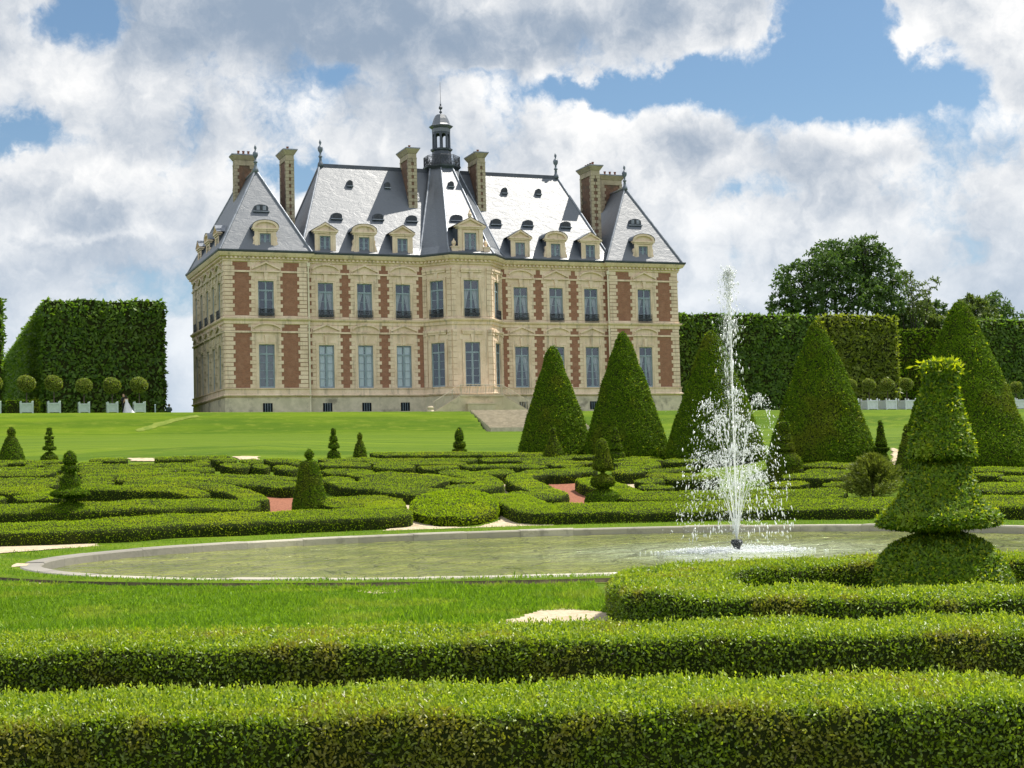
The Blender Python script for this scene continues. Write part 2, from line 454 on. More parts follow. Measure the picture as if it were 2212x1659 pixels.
# ------------------------------------------------------------------ mesh helpers
def tag(o, label=None, cat=None, group=None, kind=None):
    if label: o['label'] = label
    if cat: o['category'] = cat
    if group: o['group'] = group
    if kind: o['kind'] = kind
    return o


def empty(name, loc=(0, 0, 0), rz=0.0, label=None, cat=None, group=None):
    o = bpy.data.objects.new(name, None)
    o.location = loc
    o.rotation_euler = (0, 0, rz)
    o.empty_display_size = 0.3
    COL.objects.link(o)
    return tag(o, label, cat, group)


def link(name, me, parent=None):
    o = bpy.data.objects.new(name, me)
    COL.objects.link(o)
    if parent:
        o.parent = parent
    return o


def np_mesh(name, V, faces_list, mats):
    """faces_list: list of (int array [n,k], material index)"""
    me = bpy.data.meshes.new(name)
    V = np.asarray(V, dtype=np.float32)
    me.vertices.add(len(V))
    me.vertices.foreach_set('co', V.ravel())
    faces_list = [(np.asarray(f), mi) for f, mi in faces_list if len(f)]
    nl = sum(f.size for f, _ in faces_list)
    npoly = sum(len(f) for f, _ in faces_list)
    me.loops.add(nl)
    me.loops.foreach_set('vertex_index', np.concatenate([f.ravel() for f, _ in faces_list]).astype(np.int32))
    me.polygons.add(npoly)
    st, off = [], 0
    for f, _ in faces_list:
        st.append(off + np.arange(len(f)) * f.shape[1])
        off += f.size
    me.polygons.foreach_set('loop_start', np.concatenate(st).astype(np.int32))
    me.polygons.foreach_set('material_index', np.concatenate([np.full(len(f), mi) for f, mi in faces_list]).astype(np.int32))
    for m in mats:
        me.materials.append(m)
    me.update(calc_edges=True)
    return me


class MB:
    def __init__(s):
        s.v, s.f, s.m = [], [], []

    def add(s, vs, fs, mi=0):
        b = len(s.v)
        s.v += [tuple(v) for v in vs]
        s.f += [tuple(b + i for i in f) for f in fs]
        s.m += [mi] * len(fs)

    def hexa(s, P, mi=0):
        s.add(P, [(0, 3, 2, 1), (4, 5, 6, 7), (0, 1, 5, 4), (1, 2, 6, 5), (2, 3, 7, 6), (3, 0, 4, 7)], mi)

    def box(s, x0, x1, y0, y1, z0, z1, mi=0):
        s.hexa([(x0, y0, z0), (x1, y0, z0), (x1, y1, z0), (x0, y1, z0), (x0, y0, z1), (x1, y0, z1), (x1, y1, z1), (x0, y1, z1)], mi)

    def fbox(s, fr, a0, a1, o0, o1, z0, z1, mi=0):
        s.hexa([fr(a0, o1, z0), fr(a1, o1, z0), fr(a1, o0, z0), fr(a0, o0, z0), fr(a0, o1, z1), fr(a1, o1, z1), fr(a1, o0, z1), fr(a0, o0, z1)], mi)

    def prism(s, fr, poly, o0, o1, mi=0):
        """poly: (a,z) counter-clockwise seen from outside; extruded from o0 to o1"""
        n = len(poly)
        P = [fr(a, o1, z) for a, z in poly] + [fr(a, o0, z) for a, z in poly]
        s.add(P, [tuple(range(n)), tuple(range(2 * n - 1, n - 1, -1))] + [(i, i + n, (i + 1) % n + n, (i + 1) % n) for i in range(n)], mi)

    def bar(s, a, b, r, n=6, r2=None, mi=0):
        a, b = Vector(a), Vector(b)
        d = (b - a).normalized()
        q = d.orthogonal().normalized()
        w_ = d.cross(q)
        r2 = r if r2 is None else r2
        P = []
        for c, rr in ((a, r), (b, r2)):
            for i in range(n):
                g = 2 * math.pi * i / n
                P.append(c + q * (rr * math.cos(g)) + w_ * (rr * math.sin(g)))
        s.add(P, [(i, (i + 1) % n, (i + 1) % n + n, i + n) for i in range(n)] + [tuple(range(n - 1, -1, -1)), tuple(range(n, 2 * n))], mi)

    def lathe(s, prof, c=(0, 0, 0), n=12, mi=0, ph=0.0):
        P, F = [], []
        for r, z in prof:
            for i in range(n):
                g = 2 * math.pi * i / n + ph
                P.append((c[0] + r * math.cos(g), c[1] + r * math.sin(g), c[2] + z))
        k = len(prof)
        for j in range(k - 1):
            for i in range(n):
                F.append((j * n + i, j * n + (i + 1) % n, (j + 1) * n + (i + 1) % n, (j + 1) * n + i))
        F.append(tuple(range(n - 1, -1, -1)))
        F.append(tuple((k - 1) * n + i for i in range(n)))
        s.add(P, F, mi)

    def build(s, name, mats, parent=None, smooth=False):
        me = bpy.data.meshes.new(name)
        me.from_pydata([tuple(map(float, v)) for v in s.v], [], s.f)
        if not isinstance(mats, (list, tuple)):
            mats = [mats]
        for m in mats:
            me.materials.append(m)
        me.polygons.foreach_set('material_index', s.m)
        if smooth:
            me.polygons.foreach_set('use_smooth', [True] * len(s.f))
        me.update()
        return link(name, me, parent)


# ------------------------------------------------------------------ terrain
YAW = 0.371
F0 = np.array([-29.05, 155.0])
CE = np.array([math.cos(YAW), math.sin(YAW)])
CN = np.array([-CE[1], CE[0]])
ZB = 8.2
PC = np.array([1.64, 33.8])
WATER_Z = -0.17


def pond_r(th):
    return 10.62 + 0.95 * np.cos(2 * th) + 0.25 * np.sin(2 * th)


def y_start(x):
    return np.clip(45.5 - 0.03 * (x - 1) ** 2, 41.0, 46)


def y_end(x):
    return 67 - 0.12 * np.clip(x, -30, 30)


def tz(x, y):
    x = np.asarray(x, float)
    y = np.asarray(y, float)
    du, dv = x - F0[0], y - F0[1]
    s = du * CE[0] + dv * CE[1]
    d = -(du * CN[0] + dv * CN[1])
    zt = 8.3 - 0.0045 * (np.clip(s, -60, 130) + 22)
    yb = F0[1] + du * math.tan(YAW) - 14.5 / math.cos(YAW)
    ys, ye = y_start(x), y_end(x)
    zp = 0.115 * np.clip(y - ys, 0, None)
    ze = 0.115 * (ye - ys)
    zb = zt - 2.25
    k = np.clip((y - ye) / np.maximum(yb - ye, 1), 0, 1)
    zl = ze + (zb - ze) * k
    q = np.clip((14.5 - d) / 5.5, 0, 1)
    q = q * q * (3 - 2 * q) * 0.6 + q * 0.4
    zk = zb + (zt - zb) * q
    z = np.where(y < ye, zp, np.where(d > 14.5, zl, zk))
    # cutting for the garden steps
    z = np.where((s > 23.0) & (s < 34.3) & (d > 8.0) & (d < 14.9), z - 0.5, z)
    # pond bowl
    th = np.arctan2(y - PC[1], x - PC[0])
    rr = np.hypot(x - PC[0], y - PC[1]) - pond_r(th)
    z = np.where(rr < 0.25, -0.8, z)
    return z


def tz1(x, y):
    return float(tz(np.array([x]), np.array([y]))[0])


def at(px, py, h=0.0, tmin=4.0, tmax=400.0):
    """where the view through a place of the photograph meets the ground raised by h"""
    d = pix_dir(px, py)
    ts = np.arange(tmin, tmax, 0.05)
    z = EYE + d[2] * ts - tz(d[0] * ts, d[1] * ts) - h
    i = np.where((z[:-1] > 0) & (z[1:] <= 0))[0]
    k = ts[i[0]] if len(i) else tmax
    return np.array([d[0] * k, d[1] * k])


def at_y(px, py, Yd):
    d = pix_dir(px, py)
    k = Yd / d[1]
    return np.array([d[0] * k, Yd, EYE + d[2] * k])


def on_plane(px, py, v):
    """place of the photograph on the vertical plane v metres behind the castle front: (u, z)"""
    d = pix_dir(px, py)
    C = np.array([0, 0])
    b = F0 + v * CN
    k = (b @ CN) / (d[:2] @ CN)
    P = d * k
    return float((P[:2] - F0) @ CE), float(P[2] + EYE)


def castle_pt(u, v):
    return F0 + u * CE + v * CN


def axis(parts):
    out = []
    for a, b, st in parts:
        out.append(np.arange(a, b, st))
    return np.unique(np.round(np.concatenate(out + [np.array([parts[-1][1]])]), 4))


xs = axis([(-400, -80, 20), (-80, -24, 2), (-24, -14, 0.5), (-14, 16, 0.17), (16, 30, 0.5), (30, 80, 2), (80, 400, 20)])
ys = axis([(-30, 4, 4), (4, 20, 0.5), (20, 50, 0.17), (50, 80, 0.5), (80, 125, 1.2), (125, 190, 0.8), (190, 220, 3), (220, 420, 20), (420, 3000, 215)])
GX, GY = np.meshgrid(xs, ys)
GZ = tz(GX, GY)
nx, ny = len(xs), len(ys)
idx = np.arange(nx * ny).reshape(ny, nx)
quads = np.stack([idx[:-1, :-1], idx[:-1, 1:], idx[1:, 1:], idx[1:, :-1]], -1).reshape(-1, 4)
me = np_mesh('lawn', np.stack([GX, GY, GZ], -1).reshape(-1, 3), [(quads, 0)], [M_LAWN])
me.polygons.foreach_set('use_smooth', [True] * len(quads))
tag(link('lawn', me), 'mown green lawn rising towards the castle terrace', 'lawn', kind='structure')


def sheet(name, poly_fn, x0, x1, y0, y1, st, mat_, lift, kind='structure', label=None, cat=None):
    """ground covering laid a few millimetres above the lawn wherever poly_fn(x,y) is true"""
    ax, ay = np.arange(x0, x1 + st, st), np.arange(y0, y1 + st, st)
    gx, gy = np.meshgrid(ax, ay)
    gz = tz(gx, gy) + lift
    ii = np.arange(gx.size).reshape(gx.shape)
    q = np.stack([ii[:-1, :-1], ii[:-1, 1:], ii[1:, 1:], ii[1:, :-1]], -1).reshape(-1, 4)
    cx, cy = gx.ravel()[q].mean(1), gy.ravel()[q].mean(1)
    q = q[poly_fn(cx, cy)]
    used = np.unique(q)
    remap = np.zeros(gx.size, int)
    remap[used] = np.arange(len(used))
    V = np.stack([gx.ravel(), gy.ravel(), gz.ravel()], -1)[used]
    o = link(name, np_mesh(name, V, [(remap[q], 0)], [mat_]))
    tag(o, label, cat, kind=kind)
    return o


def wob(x, y, f=1.0, a=0.15):
    return a * (np.sin(x * 2.1 * f + 1.3 * y * f) + np.sin(1.7 * y * f - 2.9 * x * f + 1.0) + 0.6 * np.sin(5.1 * x * f + 4.3 * y * f))


def in_pond(x, y, extra):
    th = np.arctan2(y - PC[1], x - PC[0])
    return np.hypot(x - PC[0], y - PC[1]) < pond_r(th) + extra



# ------------------------------------------------------------------ pond, kerb
th = np.linspace(0, 2 * math.pi, 181)[:-1]
rr = pond_r(th)
V = [(PC[0], PC[1], WATER_Z)]
rings = 14
for k in range(1, rings + 1):
    f = k / rings
    V += [(PC[0] + f * (r + 0.02) * math.cos(a), PC[1] + f * (r + 0.02) * math.sin(a), WATER_Z) for a, r in zip(th, rr)]
n = len(th)
tri = [(0, 1 + i, 1 + (i + 1) % n) for i in range(n)]
qd = [(1 + (k - 1) * n + i, 1 + k * n + i, 1 + k * n + (i + 1) % n, 1 + (k - 1) * n + (i + 1) % n) for k in range(1, rings) for i in range(n)]
tag(link('water', np_mesh('water', V, [(tri, 0), (qd, 0)], [M_WATER])), 'green rippling water of the round pond', 'water', kind='structure')

mb = MB()
NS = 40
rnd = random.Random(3)
for k in range(NS):
    a0, a1 = 2 * math.pi * (k + 0.002) / NS, 2 * math.pi * (k + 0.998) / NS
    m_ = 5
    dz = rnd.uniform(-0.012, 0.012)
    P = []
    for j in range(m_ + 1):
        a = a0 + (a1 - a0) * j / m_
        r = pond_r(a)
        c, s_ = math.cos(a), math.sin(a)
        for (ri, z) in ((0.0, -0.45), (0.0, -0.015), (0.025, 0.02), (0.39, 0.02), (0.42, -0.01), (0.42, -0.3)):
            P.append((PC[0] + (r + ri) * c, PC[1] + (r + ri) * s_, z + dz))
    F = []
    for j in range(m_):
        for q in range(5):
            F.append((j * 6 + q, (j + 1) * 6 + q, (j + 1) * 6 + q + 1, j * 6 + q + 1))
    F += [(0, 1, 2, 3, 4, 5), tuple(m_ * 6 + q for q in (5, 4, 3, 2, 1, 0))]
    mb.add(P, F)
tag(mb.build('pond_kerb', M_KERB), 'pale stone kerb ringing the round pond, stained grey at its left tip', 'kerb')

# low bank of moss/dark wall below the water line is in the kerb; trench between lawn and grass ring
th = np.linspace(0, 2 * math.pi, 361)[:-1]
rr = pond_r(th)


def verge_z(r_):
    return 0.004 + 0.085 * np.clip((r_ - 0.42) / 1.28, 0, 1)


V, rings = [], (0.41, 0.8, 1.1, 1.4, 1.62, 1.70)
for k in rings:
    q = k + (wob(np.cos(th) * 9, np.sin(th) * 9, 0.8, 0.018) if k > 1.5 else 0)
    gx, gy = PC[0] + (rr + q) * np.cos(th), PC[1] + (rr + q) * np.sin(th)
    V.append(np.stack([gx, gy, np.maximum(tz(gx, gy), 0) + verge_z(k) - (.03 if k == 1.70 else 0)], 1))
V = np.concatenate(V)
n = len(th)
i_ = np.arange(len(rings) * n).reshape(len(rings), n)
i_ = np.concatenate([i_, i_[:, :1]], 1)
qd = np.stack([i_[:-1, :-1], i_[1:, :-1], i_[1:, 1:], i_[:-1, 1:]], -1).reshape(-1, 4)
tag(link('verge', np_mesh('verge', V, [(qd, 0)], [M_LAWN])), 'raised grass verge round the pond kerb', 'verge', kind='structure')
V2 = []
for q, z in ((1.70, .06), (1.74, -.03), (1.98, .006)):
    q = q + wob(np.cos(th) * 9, np.sin(th) * 9, 0.8, 0.018)
    gx, gy = PC[0] + (rr + q) * np.cos(th), PC[1] + (rr + q) * np.sin(th)
    V2.append(np.stack([gx, gy, np.maximum(tz(gx, gy), 0) + z], 1))
V2 = np.concatenate(V2)
i_ = np.arange(3 * n).reshape(3, n)
i_ = np.concatenate([i_, i_[:, :1]], 1)
qd = np.stack([i_[:-1, :-1], i_[1:, :-1], i_[1:, 1:], i_[:-1, 1:]], -1).reshape(-1, 4)
tag(link('soil_edge', np_mesh('soil_edge', V2, [(qd, 0)], [M_SOIL])), 'dark cut edge of soil round the grass verge', 'soil', kind='structure')
SP = at(1215, 1345)
sheet('sand_patch', lambda x, y: ((x - SP[0]) / (0.62 + wob(x, y, 1.6, 0.10))) ** 2 + ((y - SP[1] - 0.25) / (1.15 + wob(x, y, 1.3, 0.2))) ** 2 < 1,
      SP[0] - 2, SP[0] + 2, SP[1] - 3, SP[1] + 3, 0.05, M_SAND, 0.014, label='patch of bare pale sand in the lawn beside the curved hedge', cat='sand')
for (px, py, rx, ry) in ((828, 1277, 0.36, 0.5), (40, 1262, 0.5, 0.35), (0, 1224, 0.55, 0.9)):
    q_ = at(px, py)
    sheet('sand_patch', lambda x, y: ((x - q_[0]) / (rx + wob(x, y, 2, 0.05))) ** 2 + ((y - q_[1]) / (ry + wob(x, y, 2, 0.07))) ** 2 < 1,
          q_[0] - 1, q_[0] + 1, q_[1] - 1.5, q_[1] + 1.5, 0.05, M_SAND, 0.014, label='small bare sandy patch by the pond', cat='sand')
sheet('bed_soil', lambda x, y: y < 12.4 + wob(x, y, 0.6, 0.08), -9, 9, 6.0, 13, 0.25, M_SOIL, 0.012, label='dark soil under the foreground box hedges', cat='soil')


# ------------------------------------------------------------------ castle
castle = empty('castle', (F0[0], F0[1], 0), YAW, 'long brick and stone castle with slate roofs, corner pavilions and central lantern', 'castle')


def Fr(u, v, du, dv):
    ou, ov = dv, -du

    def f(a, o, z):
        return (u + du * a + ou * o, v + dv * a + ov * o, z)
    f.ang = math.atan2(dv, du)
    f.at = lambda a, o: (u + du * a + ou * o, v + dv * a + ov * o)
    return f


Z_PL, Z_SILL, Z_GH, Z_L0, Z_S0, Z_S1, Z_UH, Z_L1, Z_C0, Z_G = 10.25, 11.05, 15.55, 16.74, 17.62, 18.45, 22.1, 22.97, 24.08, 24.95
LEN = 51.7
BAYS_L = [4.25, 10.65, 14.87, 19.1]
BAYS_R = [LEN - b for b in BAYS_L][::-1]


def wall(mb, fr, a0, a1, z0, z1, holes, rev=0.32, mi=0, md=1):
    """front face with openings, reveals and a dark room behind each opening"""
    A = sorted({a0, a1} | {h[0] for h in holes} | {h[1] for h in holes})
    ZZ = sorted({z0, z1} | {h[2] for h in holes} | {h[3] for h in holes})
    for i in range(len(A) - 1):
        for j in range(len(ZZ) - 1):
            ca, cz = (A[i] + A[i + 1]) / 2, (ZZ[j] + ZZ[j + 1]) / 2
            if any(h[0] < ca < h[1] and h[2] < cz < h[3] for h in holes):
                continue
            mb.add([fr(A[i], 0, ZZ[j]), fr(A[i + 1], 0, ZZ[j]), fr(A[i + 1], 0, ZZ[j + 1]), fr(A[i], 0, ZZ[j + 1])], [(0, 1, 2, 3)], mi)
    for (h0, h1, y0, y1) in holes:
        d = -rev
        c0 = [fr(h0, 0, y0), fr(h1, 0, y0), fr(h1, 0, y1), fr(h0, 0, y1)]
        c1 = [fr(h0, d, y0), fr(h1, d, y0), fr(h1, d, y1), fr(h0, d, y1)]
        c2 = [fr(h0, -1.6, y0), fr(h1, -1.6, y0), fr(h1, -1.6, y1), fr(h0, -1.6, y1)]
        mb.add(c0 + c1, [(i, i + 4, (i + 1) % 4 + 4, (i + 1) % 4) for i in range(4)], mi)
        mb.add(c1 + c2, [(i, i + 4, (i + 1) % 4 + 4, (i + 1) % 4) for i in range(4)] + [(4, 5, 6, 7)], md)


# window meshes, shared between the windows of one size and look
WIN = {}


def win_meshes(wd, ht, rows, top):
    key = (wd, ht, rows, top)
    if key in WIN:
        return WIN[key]
    fr = Fr(-wd / 2, 0, 1, 0)
    f = MB()
    f.fbox(fr, 0, 0.09, -0.05, 0.05, 0, ht)
    f.fbox(fr, wd - 0.09, wd, -0.05, 0.05, 0, ht)
    f.fbox(fr, 0.09, wd - 0.09, -0.05, 0.05, 0, 0.16)
    f.fbox(fr, 0.09, wd - 0.09, -0.05, 0.05, ht - 0.09, ht)
    zt = ht * top
    f.fbox(fr, 0.09, wd - 0.09, -0.052, 0.07, zt - 0.08, zt + 0.08)
    f.fbox(fr, wd / 2 - 0.07, wd / 2 + 0.07, -0.048, 0.058, 0.16, ht - 0.09)
    for s0, s1 in ((0.09, wd / 2 - 0.07), (wd / 2 + 0.07, wd - 0.09)):
        f.fbox(fr, s0, s0 + 0.05, -0.03, 0.03, 0.16, zt - 0.08)
        f.fbox(fr, s1 - 0.05, s1, -0.03, 0.03, 0.16, zt - 0.08)
        for k in range(1, rows):
            z = 0.16 + (zt - 0.24) * k / rows
            f.fbox(fr, s0 + 0.05, s1 - 0.05, -0.02, 0.025, z - 0.025, z + 0.025)
        m_ = (s0 + s1) / 2
    g = MB()
    g.add([fr(0.02, 0.0, 0.02), fr(wd - 0.02, 0.0, 0.02), fr(wd - 0.02, 0.0, ht - 0.02), fr(0.02, 0.0, ht - 0.02)], [(0, 1, 2, 3)])
    # drapes: parted at the bottom, meeting at the top
    d = MB()
    N = 14
    for side in (-1, 1):
        P = []
        for j in range(9):
            z = ht * (0.06 + 0.70 * j / 8)
            q = j / 8
            inner = 0.74 - 0.60 * q ** 1.6 if q > 0.12 else 0.74
            for i in range(N):
                a = 0.93 + (inner - 0.93) * i / (N - 1)
                P.append((side * a * wd / 2, 0.20 + 0.035 * math.sin(i * 2.6), z))
        d.add(P, [(j * N + i, j * N + i + 1, (j + 1) * N + i + 1, (j + 1) * N + i) for j in range(8) for i in range(N - 1)])
    b = MB()
    for side in (-1, 1):
        x0, x1 = sorted((side * wd * 0.07, side * wd * 0.46))
        N2 = 10
        P = []
        for z in (ht * 0.03, ht * 0.97):
            for i in range(N2):
                P.append((x0 + (x1 - x0) * i / (N2 - 1), 0.16 + 0.02 * math.sin(i * 2.2), z))
        b.add(P, [(i, i + 1, N2 + i + 1, N2 + i) for i in range(N2 - 1)])
    s_ = MB()
    s_.add([(-wd * .46, 0.12, ht * .03), (wd * .46, 0.12, ht * .03), (wd * .46, 0.12, ht * .97), (-wd * .46, 0.12, ht * .97)], [(0, 1, 2, 3)])
    r_ = MB()
    n_ = 17
    r_.box(-wd / 2 - 0.03, wd / 2 + 0.03, -0.40, -0.36, 0.98, 1.03)
    r_.box(-wd / 2 - 0.03, wd / 2 + 0.03, -0.40, -0.36, 0.06, 0.10)
    r_.box(-wd / 2 - 0.03, wd / 2 + 0.03, -0.395, -0.365, 0.78, 0.81)
    for i in range(n_):
        x = -wd / 2 + wd * i / (n_ - 1)
        r_.box(x - 0.015, x + 0.015, -0.393, -0.367, 0.10, 0.98)
        if i < n_ - 1:
            xm = x + wd / (n_ - 1) / 2
            r_.box(xm - 0.028, xm + 0.028, -0.39, -0.37, 0.36, 0.56)
    res = {}
    for k, mbx, mt in (('frame', f, M_FRAME), ('pane', g, M_GLASS), ('drape', d, M_CURTAIN), ('bright', b, M_BLIND), ('shutter', s_, M_SHUTTER), ('rail', r_, M_IRON)):
        o = mbx.build('tmp', mt)
        res[k] = o.data
        bpy.data.objects.remove(o)
    WIN[key] = res
    return res


def window(fr, a, z, wd, ht, style, rail=False, rows=4, top=0.78, name='window', parent=None, out=-0.13, label=None):
    ms = win_meshes(round(wd, 2), round(ht, 2), rows, top)
    par = parent or castle
    o = link(name, ms['frame'], par)
    u, v = fr.at(a, out)
    o.location = (u, v, z)
    o.rotation_euler = (0, 0, fr.ang)
    link('pane', ms['pane'], o)
    if style == 'drape':
        link('curtain', ms['drape'], o)
    elif style == 'bright':
        link('curtain', ms['bright'], o)
    elif style == 'shutter':
        link('shutter', ms['shutter'], o)
    if rail:
        link('balcony_railing', ms['rail'], o)
    if label:
        o['label'] = label
    return o


def surround(fr, a, wd, z0, z1, zl, arcs, key=True, teeth=True):
    """moulded stone architrave, toothed edge blocks and keystone round one opening"""
    mb = MB()
    h = wd / 2
    for s in (-1, 1):
        for (i0, i1, o) in ((0, 0.16, 0.09), (0.16, 0.30, 0.13)):
            x0, x1 = sorted((a + s * (h + i0), a + s * (h + i1)))
            mb.fbox(fr, x0, x1, 0, o, z0, z1 + i1)
        if teeth:
            nrow = int(round((zl - z0) / 0.42))
            hh = (zl - z0) / nrow
            for k in range(nrow):
                e = 0.92 if k % 2 == 0 else 0.68
                x0, x1 = sorted((a + s * (h + 0.30), a + s * (h + e)))
                mb.fbox(fr, x0, x1, 0, 0.085 if k % 2 == 0 else 0.06, z0 + k * hh + 0.025, z0 + (k + 1) * hh - 0.02)
    for (i0, i1, o) in ((0, 0.16, 0.09), (0.16, 0.30, 0.13)):
        mb.fbox(fr, a - h - i0, a + h + i0, 0, o - 0.003, z1 + i0, z1 + i1)
    if zl - z1 > 0.5:
        mb.fbox(fr, a - h - 0.62, a + h + 0.62, 0, 0.05, z1 + 0.30, zl)
    if key:
        mb.prism(fr, [(a - 0.13, z1 + 0.02), (a + 0.13, z1 + 0.02), (a + 0.22, min(zl, z1 + 0.95)), (a - 0.22, min(zl, z1 + 0.95))], 0, 0.2)
    return mb.build('window_surround', M_STONE, castle)


def pediment(fr, a, hw, z0, hgt, arc):
    mb = MB()
    if not arc:
        out_ = [(-hw, 0), (hw, 0), (hw, 0.10), (0, hgt), (-hw, 0.10)]
        mb.prism(fr, [(a + x, z0 + z) for x, z in out_], 0, 0.07)
        for s in (-1, 1):
            p0, p1 = (s * hw * 1.03, 0.10), (0, hgt + 0.04)
            q = [(p0[0], p0[1]), (p0[0], p0[1] + 0.19), (0, p1[1] + 0.17), (0, p1[1] - 0.03)]
            if s > 0:
                q = [q[0], q[1], q[2], q[3]]
            else:
                q = q[::-1]
            mb.prism(fr, [(a + x, z0 + z) for x, z in q], 0.0, 0.27)
    else:
        N = 14
        def arcpt(k, ex):
            g = k / N
            x = -hw + 2 * hw * g
            return (x * (1 + ex * 0.05), (hgt + 0.02) * math.sqrt(max(0, 1 - (x / hw / 1.10) ** 2)) * 1.15 - 0.17 * hgt * 1.0 + ex)
        lo = [arcpt(k, 0) for k in range(N + 1)]
        hi = [arcpt(k, 0.17) for k in range(N + 1)]
        mb.prism(fr, [(a + x, z0 + max(z, 0.05)) for x, z in [(-hw, 0.0), (hw, 0.0)] + lo[::-1]], 0, 0.07)
        for k in range(N):
            q = [lo[k], lo[k + 1], hi[k + 1], hi[k]]
            mb.prism(fr, [(a + x, z0 + z) for x, z in q], 0, 0.27)
    mb.fbox(fr, a - hw - 0.08, a + hw + 0.08, 0.0, 0.24, z0 - 0.16, z0)
    return mb.build('pediment', M_STONE, castle)


def brick(fr, a0, a1, z0, z1):
    mb = MB()
    mb.fbox(fr, a0, a1, 0.0, 0.022, z0, z1)
    return mb.build('brick_panel', M_BRICK, castle)


def quoins(fr, a0, a1, z0, z1, both=(True, True)):
    mb = MB()
    nrow = int(round((z1 - z0) / 0.42))
    hh = (z1 - z0) / nrow
    for k in range(nrow):
        e0 = 0.0 if not both[0] else (0.0 if k % 2 == 0 else 0.20)
        e1 = 0.0 if not both[1] else (0.0 if k % 2 == 0 else 0.20)
        mb.fbox(fr, a0 + e0, a1 - e1, 0, 0.085, z0 + k * hh + 0.03, z0 + (k + 1) * hh - 0.03)
    return mb.build('quoin', M_STONE, castle)


G_STY = {4.25: 'shutter', 10.65: 'bright', 14.87: 'bright', 19.1: 'bright'}
W_ = 1.64
walls = MB()
MAIN0, MAIN1 = 8.55, LEN - 8.55
PAV_L, MAIN_L, MAIN_R, PAV_R = Fr(0, 0, 1, 0), Fr(0, 0.45, 1, 0), Fr(0, 0.45, 1, 0), Fr(0, 0, 1, 0)
BY0, BY1, BF0, BF1, BD = 21.35, 30.35, 23.6, 28.1, -2.35


def facade_section(fr, a0, a1, bays, wallmb, ups, skip_quoin=False):
    holes = []
    for b in bays:
        holes.append((b - W_ / 2, b + W_ / 2, Z_SILL + 0.02, Z_GH))
        holes.append((b - W_ / 2, b + W_ / 2, 18.2, Z_UH))
        holes.append((b - 0.5, b + 0.5, 8.6, 9.55))
    wall(wallmb, fr, a0, a1, 7.5, Z_G, holes)
    for i, b in enumerate(bays):
        right = b > LEN / 2
        st = G_STY.get(b, 'drape') if not right else 'drape'
        window(fr, b, Z_SILL + 0.02, W_, Z_GH - Z_SILL - 0.02, st)
        window(fr, b, 18.2, W_, Z_UH - 18.2, 'none' if b == 4.25 else 'drape', rail=True, rows=3, top=0.75)
        mbc = MB()
        mbc.fbox(fr, b - 0.5, b + 0.5, 0.0, 0.112, 8.6, 9.5)
        for q in (-0.25, 0.0, 0.25):
            mbc.fbox(fr, b + q - 0.02, b + q + 0.02, 0.112, 0.13, 8.6, 9.5, 1)
        mbc.build('cellar_window', [M_DARK, M_FRAME], castle)
        surround(fr, b, W_, Z_SILL, Z_GH, Z_L0, False)
        surround(fr, b, W_, 18.5, Z_UH, Z_L1, False)
        up_arc = ups[i]
        pediment(fr, b, 1.42, Z_L1 + 0.19, 0.74, up_arc)
        pediment(fr, b, 1.42, Z_L0 + 0.19, 0.66, not up_arc)
    edges = sorted([a0] + [e for b in bays for e in (b - 1.50, b + 1.50)] + [a1])
    for i in range(0, len(edges), 2):
        e0, e1 = edges[i], edges[i + 1]
        if e1 - e0 < 0.25:
            continue
        for z0, z1 in ((Z_SILL + 0.03, Z_L0), (Z_L0 + 0.2, Z_S0), (18.52, Z_L1), (Z_L1 + 0.18, Z_C0)):
            brick(fr, e0 + 0.03, e1 - 0.03, z0, z1)
        for zz in (Z_L0, Z_L1):
            mb = MB()
            mb.fbox(fr, e0 - 0.1, e1 + 0.1, 0.0, 0.12, zz, zz + 0.19)
            mb.build('lintel_band', M_STONE, castle)
    for i, b in enumerate(bays):       # stone fields above the openings
        for zz0, zz1 in ((Z_L0 + 0.19, Z_S0), (Z_L1 + 0.19, Z_C0)):
            mb = MB()
            mb.fbox(fr, b - 1.62, b + 1.62, 0.0, 0.045, zz0, zz1)
            for s in (-1, 1):
                x0, x1 = sorted((b + s * 1.62, b + s * 1.86))
                mb.fbox(fr, x0, x1, 0, 0.06, zz0 + 0.38, zz1 - 0.02)
            mb.build('stone_field', M_STONE, castle)


facade_section(PAV_L, 0, MAIN0, [4.25], walls, [False])
facade_section(MAIN_L, MAIN0, BY0, BAYS_L[1:], walls, [True, False, True])
facade_section(MAIN_R, BY1, MAIN1, BAYS_R[:3], walls, [True, False, True])
facade_section(PAV_R, MAIN1, LEN, [BAYS_R[3]], walls, [False])
# pavilion corners
for fr, e in ((PAV_L, (0.0, 1.02)), (PAV_L, (7.55, 8.55)), (PAV_R, (MAIN1, MAIN1 + 1.0)), (PAV_R, (LEN - 1.02, LEN))):
    first = e[0] in (0.0, MAIN1)
    for z0, z1 in ((Z_SILL + 0.02, Z_L0), (Z_L0 + 0.2, Z_S0), (18.5, Z_L1), (Z_L1 + 0.19, Z_C0), (7.6, 10.1)):
        quoins(fr, e[0], e[1], z0, z1, (not first, first))
# half teeth where the main wings meet pavilions and bay
for a in (MAIN0, BY1 + 0.0):
    pass
